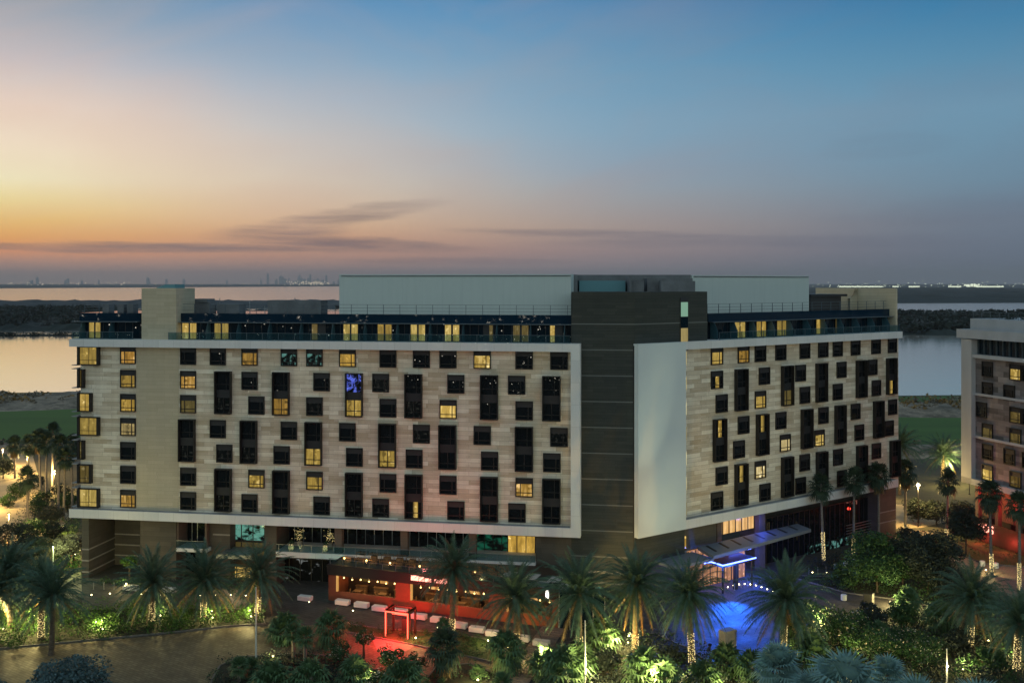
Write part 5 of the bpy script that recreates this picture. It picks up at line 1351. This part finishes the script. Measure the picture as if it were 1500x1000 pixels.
# floodlights washing the facade and tower base
def flood(name_lab, loc, target, power, col, spot=50):
    t = thing('floodlight', name_lab, 'floodlight', loc, 0, 'floodlights aimed at the hotel')
    b = MB(); b.box(-.15,.15,-.08,.08,0,.1); b.box(-.2,.2,-.12,.12,.12,.35); b.obj('housing', 'dark_metal', t)
    d = Vector(target)-Vector(loc); lamp('light', 'SPOT', (0,0,.5), power, col, t, d, .1, spot, .9)
flood('amber floodlight under the broad date palm', (*G(915,985),0), (*G(928,955),6), 9000, (1,.5,.08), 75)
flood('floodlight near the boardwalk aimed at the tower base', (*G(846,905),0), TL.w(6,0,5), 3600, (1,.72,.25), 50)
flood('floodlight in the garden aimed at the white panel', (*G(985,930),0), Rr.w(2.4,0,25), 7500, (.92,1,.66), 17)
flood('second floodlight in the garden aimed at the lower white panel', (*G(1040,945),0), Rr.w(4.5,0,14), 2400, (.90,1,.70), 28)
flood('floodlight in the garden aimed at the wall under the white panel', (*G(925,915),0), Rr.w(1,0,4), 1500, (1,.72,.3), 60)
# tall poles
for x, y, h, lab in ((375,985,9.5,'tall pale pole beside the kerbed island'), (857,1012,7.5,'tall pale pole right of the boardwalk'), (1387,1012,4.5,'slim pole with a bright lamp between the silver-blue palms'), (78,842,4.2,'short white pole behind the far left palms')):
    gx, gy = G(x, y); b = MB(); b.tube([(0,0,0),(0,0,h*.5),(0,0,h)], [.12,.09,.055], 8); b.tube([(0,0,0),(0,0,.12)], [.22,.22], 8); b.ball((0,0,h+.05), .08, 6, 4)
    o = b.obj('lamp_pole', 'pole_white', None, (gx,gy,0)); tag(o, lab, 'pole')
    if x == 78: lamp('light', 'POINT', (.2,-.4,h+.6), 1500, (.80,1,.38), o, size=.15)
    if x == 1387:
        b = MB(); b.ball((0,-.16,h*.62), .12, 8, 4); b.obj('lamp', 'uplight_lens', o); lamp('light', 'POINT', (0,-.5,h*.62), 220, (1,.8,.35), o)
def street_lamp(x, Y, h, lab, power, bright=True):
    gx, gy = PX(x, Y); t = thing('street_lamp', lab, 'street lamp', (gx, gy, 0), 0, 'street lamps')
    b = MB(); b.tube([(0,0,0),(0,0,h)], [.10,.06], 7); b.tube([(0,0,0),(0,0,.3)], [.2,.18], 8); b.tube([(0,0,h),(0,0,h+.1)], [.3,.26], 8); b.obj('post', 'dark_metal', t)
    b = MB(); b.ball((0,0,h-.14), .30 if bright else .16, 8, 4); b.obj('lens', 'street_lens' if bright else 'bulb', t)
    lamp('light', 'POINT', (0,-.2,h-.7), power*2.2, (1,.66,.22), t, size=.2)
street_lamp(1345, 178, 7.6, 'bright street lamp right of the hotel corner', 2600)
street_lamp(13, 165, 5.4, 'street lamp on the lit side road at far left', 4200, False)
street_lamp(4, 235, 4.5, 'street lamp at the left edge where the roads meet', 4500, False)
street_lamp(40, 225, 4.5, 'street lamp left of the palm cluster', 3200, False)
street_lamp(80, 205, 5, 'street lamp behind the palm cluster', 3600, False)
street_lamp(-30, 190, 5, 'street lamp just beyond the left edge of the side road', 4500, False)
street_lamp(1300, 200, 4, 'street lamp hidden behind the end of the hotel', 900, False)
street_lamp(1420, 205, 5, 'street lamp between the glowing palm and the neighbouring block', 300, False)
gx, gy = G(92, 779); t = thing('bollard_light', 'bollard light on the grass below the left end of the white frame', 'bollard light', (gx,gy,0))
b = MB(); b.tube([(0,0,0),(0,0,.9)], [.1,.1], 8); b.tube([(0,0,1.1),(0,0,1.2)], [.2,.12], 8); b.obj('post', 'dark_metal', t)
b = MB(); b.tube([(0,0,.9),(0,0,1.1)], [.1,.1], 8); b.obj('lens', 'uplight_lens', t); lamp('light', 'POINT', (.3,-.3,1.6), 420, (1,.85,.2), t)
# bollards
def bollard_proto():
    b = MB(); b.tube([(0,0,0),(0,0,.95)], .06, 8); b.tube([(0,0,0),(0,0,.04)], .12, 8); b.ball((0,0,.95), .062, 8, 4); return b.mesh('bollard', 'metal_grey')
bm_ = bollard_proto()
for x, y in ((137,862),(152,862),(167,862),(181,862)): o = mkobj('bollard', bm_, None, (*G(x,y),0)); tag(o, 'slim metal bollard on the paving below the striped corner pier', 'bollard', 'slim bollards below the corner pier')
for i in range(9):
    x = 1076+i*9.5; y = 866-14*math.sin(PI*(i+.6)/9)*.9+i*.2
    o = mkobj('bollard', bm_, None, (*G(x,y),0)); tag(o, 'slim metal bollard in the curved row before the blue entrance', 'bollard', 'slim bollards before the blue entrance')
for x, y in ((1185,840),(1198,839),(1210,838)): o = mkobj('bollard', bm_, None, (*G(x,y),0)); tag(o, 'slim metal bollard beside the white stools', 'bollard', 'slim bollards beside the white stools')
def disc(): b = MB(); b.tube([(0,0,0),(0,0,.05)], .13, 10); b.ball((0,0,.06), .09, 8, 4, 1); return b.mesh('ground_light', ['metal_grey','uplight_lens'])
dm = disc()
for g_, lab, pts in (('recessed lights in the left paving','small round ground light set in the paving before the left wing',((134,871),(161,869),(207,870),(236,871),(293,872),(316,871),(338,871),(360,872),(453,881),(440,877),(517,894),(640,919))),
                     ('recessed lights before the blue entrance','small round ground light in the arc before the blue entrance',tuple((1058+i*8.2, 866-11*math.sin(PI*(i+1)/10)) for i in range(10))),
                     ('recessed lights beside the white stools','small round ground light beside the white stools',((1190,838),(1211,838),(1238,832)))):
    for x, y in pts:
        o = mkobj('ground_light', dm, None, (*G(x,y),0)); tag(o, lab, 'ground light', g_)
for x, y in ((340,868),(1100,872),(1075,868),(1125,872),(150,872),(1210,850)):
    pass
b = MB(); b.tube([(0,0,0),(0,0,.06)], .33, 12); b.tube([(0,0,.06),(0,0,.74)], [.4,.4], 14); b.tube([(0,0,.74),(0,0,.8)], [.4,.34], 14); sm_ = b.mesh('stool', 'seat_white')
for x, y, lab in ((1225,833,'white drum stool nearest the entrance'), (1239,829,'middle white drum stool on the plaza edge'), (1251,826,'white drum stool nearest the green tree'), (1439,828,'white drum stool left of the palm by the red sign'), (1459,831,'white drum stool right of the palm by the red sign'), (1236,878,'white drum stool at the edge of the right garden')):
    o = mkobj('drum_stool', sm_, None, (*G(x,y),0)); tag(o, lab, 'stool', 'white drum stools')
gx, gy = G(1069, 946); b = MB(); b.cbox(-1.0,.9,-.3,.9,0,2.0,.05); tag(b.obj('concrete_block', 'concrete', None, (gx,gy,0), .6), 'plain concrete block on the blue-lit paving', 'block')
gx, gy = G(1271, 893); t = thing('pylon_sign', 'upright slab sign on the dark plaza, black in front with a pale lit side', 'sign', (gx,gy,0), -.5)
b = MB(); b.cbox(-.55,.55,-.12,.12,0,2.2,.03); b.obj('panel', 'black', t); b = MB(); b.box(.56,.75,-.1,.6,0,2.25); b.obj('edge', 'concrete', t)
# potted lit shrubs on the terrace
for s_px, dd, ball in ((427,2.0,0),(439,3.5,1),(477,2.0,0),(484,3.2,1)):
    q = L.w(L.s(s_px, dd), dd, zsl); t = thing('potted_tree', {427:'potted plant wrapped in fairy lights at the left of the terrace',439:'slim potted tree with lit trunk on the terrace',477:'square planter wrapped in fairy lights by the terrace column',484:'potted tree with a lit round crown by the terrace column'}[s_px], 'potted plant', q, 0, 'lit potted plants on the terrace')
    b = MB(); b.cbox(-.35,.35,-.35,.35,0,.9,.04); b.obj('pot', 'planter', t)
    r = random.Random(s_px); b = MB()
    for i in range(70):
        if ball: c = (r.gauss(0,.4), r.gauss(0,.3), 1.9+r.gauss(0,.45))
        else: c = (r.uniform(-.36,.36), -.37, r.uniform(.1,.95))
        b.ball(c, .035, 4, 2)
    b.obj('fairy_lights', 'fairy', t)['kind'] = 'stuff'
    b = MB(); leafcloud(b, (0,0,1.7 if ball else 1.1), .6 if ball else .35, 90, .12, r); b.obj('foliage', 'leaf_tree', t)

# ------------------------------------------------------------ far city
r = random.Random(21)
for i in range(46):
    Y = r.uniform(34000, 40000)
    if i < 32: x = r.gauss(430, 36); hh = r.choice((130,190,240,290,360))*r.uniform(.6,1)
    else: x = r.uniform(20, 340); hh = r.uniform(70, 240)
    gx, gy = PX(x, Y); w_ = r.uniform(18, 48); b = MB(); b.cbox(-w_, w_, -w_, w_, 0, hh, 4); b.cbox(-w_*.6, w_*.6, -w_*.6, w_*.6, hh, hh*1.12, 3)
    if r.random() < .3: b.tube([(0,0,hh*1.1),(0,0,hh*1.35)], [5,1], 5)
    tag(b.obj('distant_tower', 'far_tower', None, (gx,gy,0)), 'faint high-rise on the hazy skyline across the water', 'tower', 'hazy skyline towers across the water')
b = MB()
def dot(x, Y, z, s_, k=0):
    gx, gy = PX(x, Y); b.box(gx-s_, gx+s_, gy-s_*.3, gy+s_*.3, z-s_, z+s_, k)
for i in range(50): dot(r.uniform(10, 200), 15500, r.uniform(14, 55), r.uniform(4, 7.5))
for i in range(110): dot(r.gauss(455, 18), 16000, r.uniform(14, 70), r.uniform(4, 8))
for i in range(20): dot(r.uniform(200, 440), 16000, r.uniform(14, 40), r.uniform(3, 6))
for i in range(90): dot(r.uniform(1186, 1510), 8800, max(9, abs(r.gauss(0, 22))+8), r.uniform(1.6, 3.4), 1)
for x0, x1 in ((1230,1293),(1308,1316),(1332,1347),(1390,1408),(1430,1470)):
    for i in range(int((x1-x0)*2.2)): dot(x0+i/2.2, 8600, 12+r.uniform(-1,2), r.uniform(3.5,5.5), 1)
for i in range(20): dot(r.uniform(1412, 1434), 8700, r.uniform(15,30), 7, 1)
tag(b.obj('distant_city_lights', ['far_light','far_light_white']), kind='stuff')
# city behind the viewer, seen only mirrored in the glass
b = MB(); r = random.Random(5)
for i in range(1500):
    d_ = 90*math.exp(r.random()*3.05); a_ = r.uniform(-1.05, .75)-.15
    if r.random() < .5: a_ = round(a_*9)/9+r.gauss(0, .03)        # streets
    x, y, s_ = d_*math.sin(a_), -d_*math.cos(a_), r.uniform(.16, .5)*(d_/900+.12)
    z_ = 1+r.random()*7
    b.box(x-s_, x+s_, y-s_*.5, y+s_*.5, z_-s_, z_+s_)
tag(b.obj('mirrored_city_lights', 'back_light'), kind='stuff')
sheet('rear_ground', [(-3000,-3000),(3000,-3000),(3000,-400),(-3000,-400)], -.02, 'land')

# ------------------------------------------------------------ haze over the water
b = MB(); b.box(-45000, 45000, -3200, 43000, -3.2, 520)
hz_o = b.obj('haze', 'far_tower'); tag(hz_o, kind='stuff')
hm = bpy.data.materials.new('haze'); hm.use_nodes = True; t = NT(hm.node_tree); t.n.clear()
pv = t.node('ShaderNodeVolumePrincipled'); pv.inputs['Color'].default_value = (.90,.85,.84,1); pv.inputs['Density'].default_value = 3.4e-5; pv.inputs['Anisotropy'].default_value = .2
mo = t.node('ShaderNodeOutputMaterial'); t.l.new(pv.outputs[0], mo.inputs['Volume'])
hz_o.data.materials.clear(); hz_o.data.materials.append(hm)
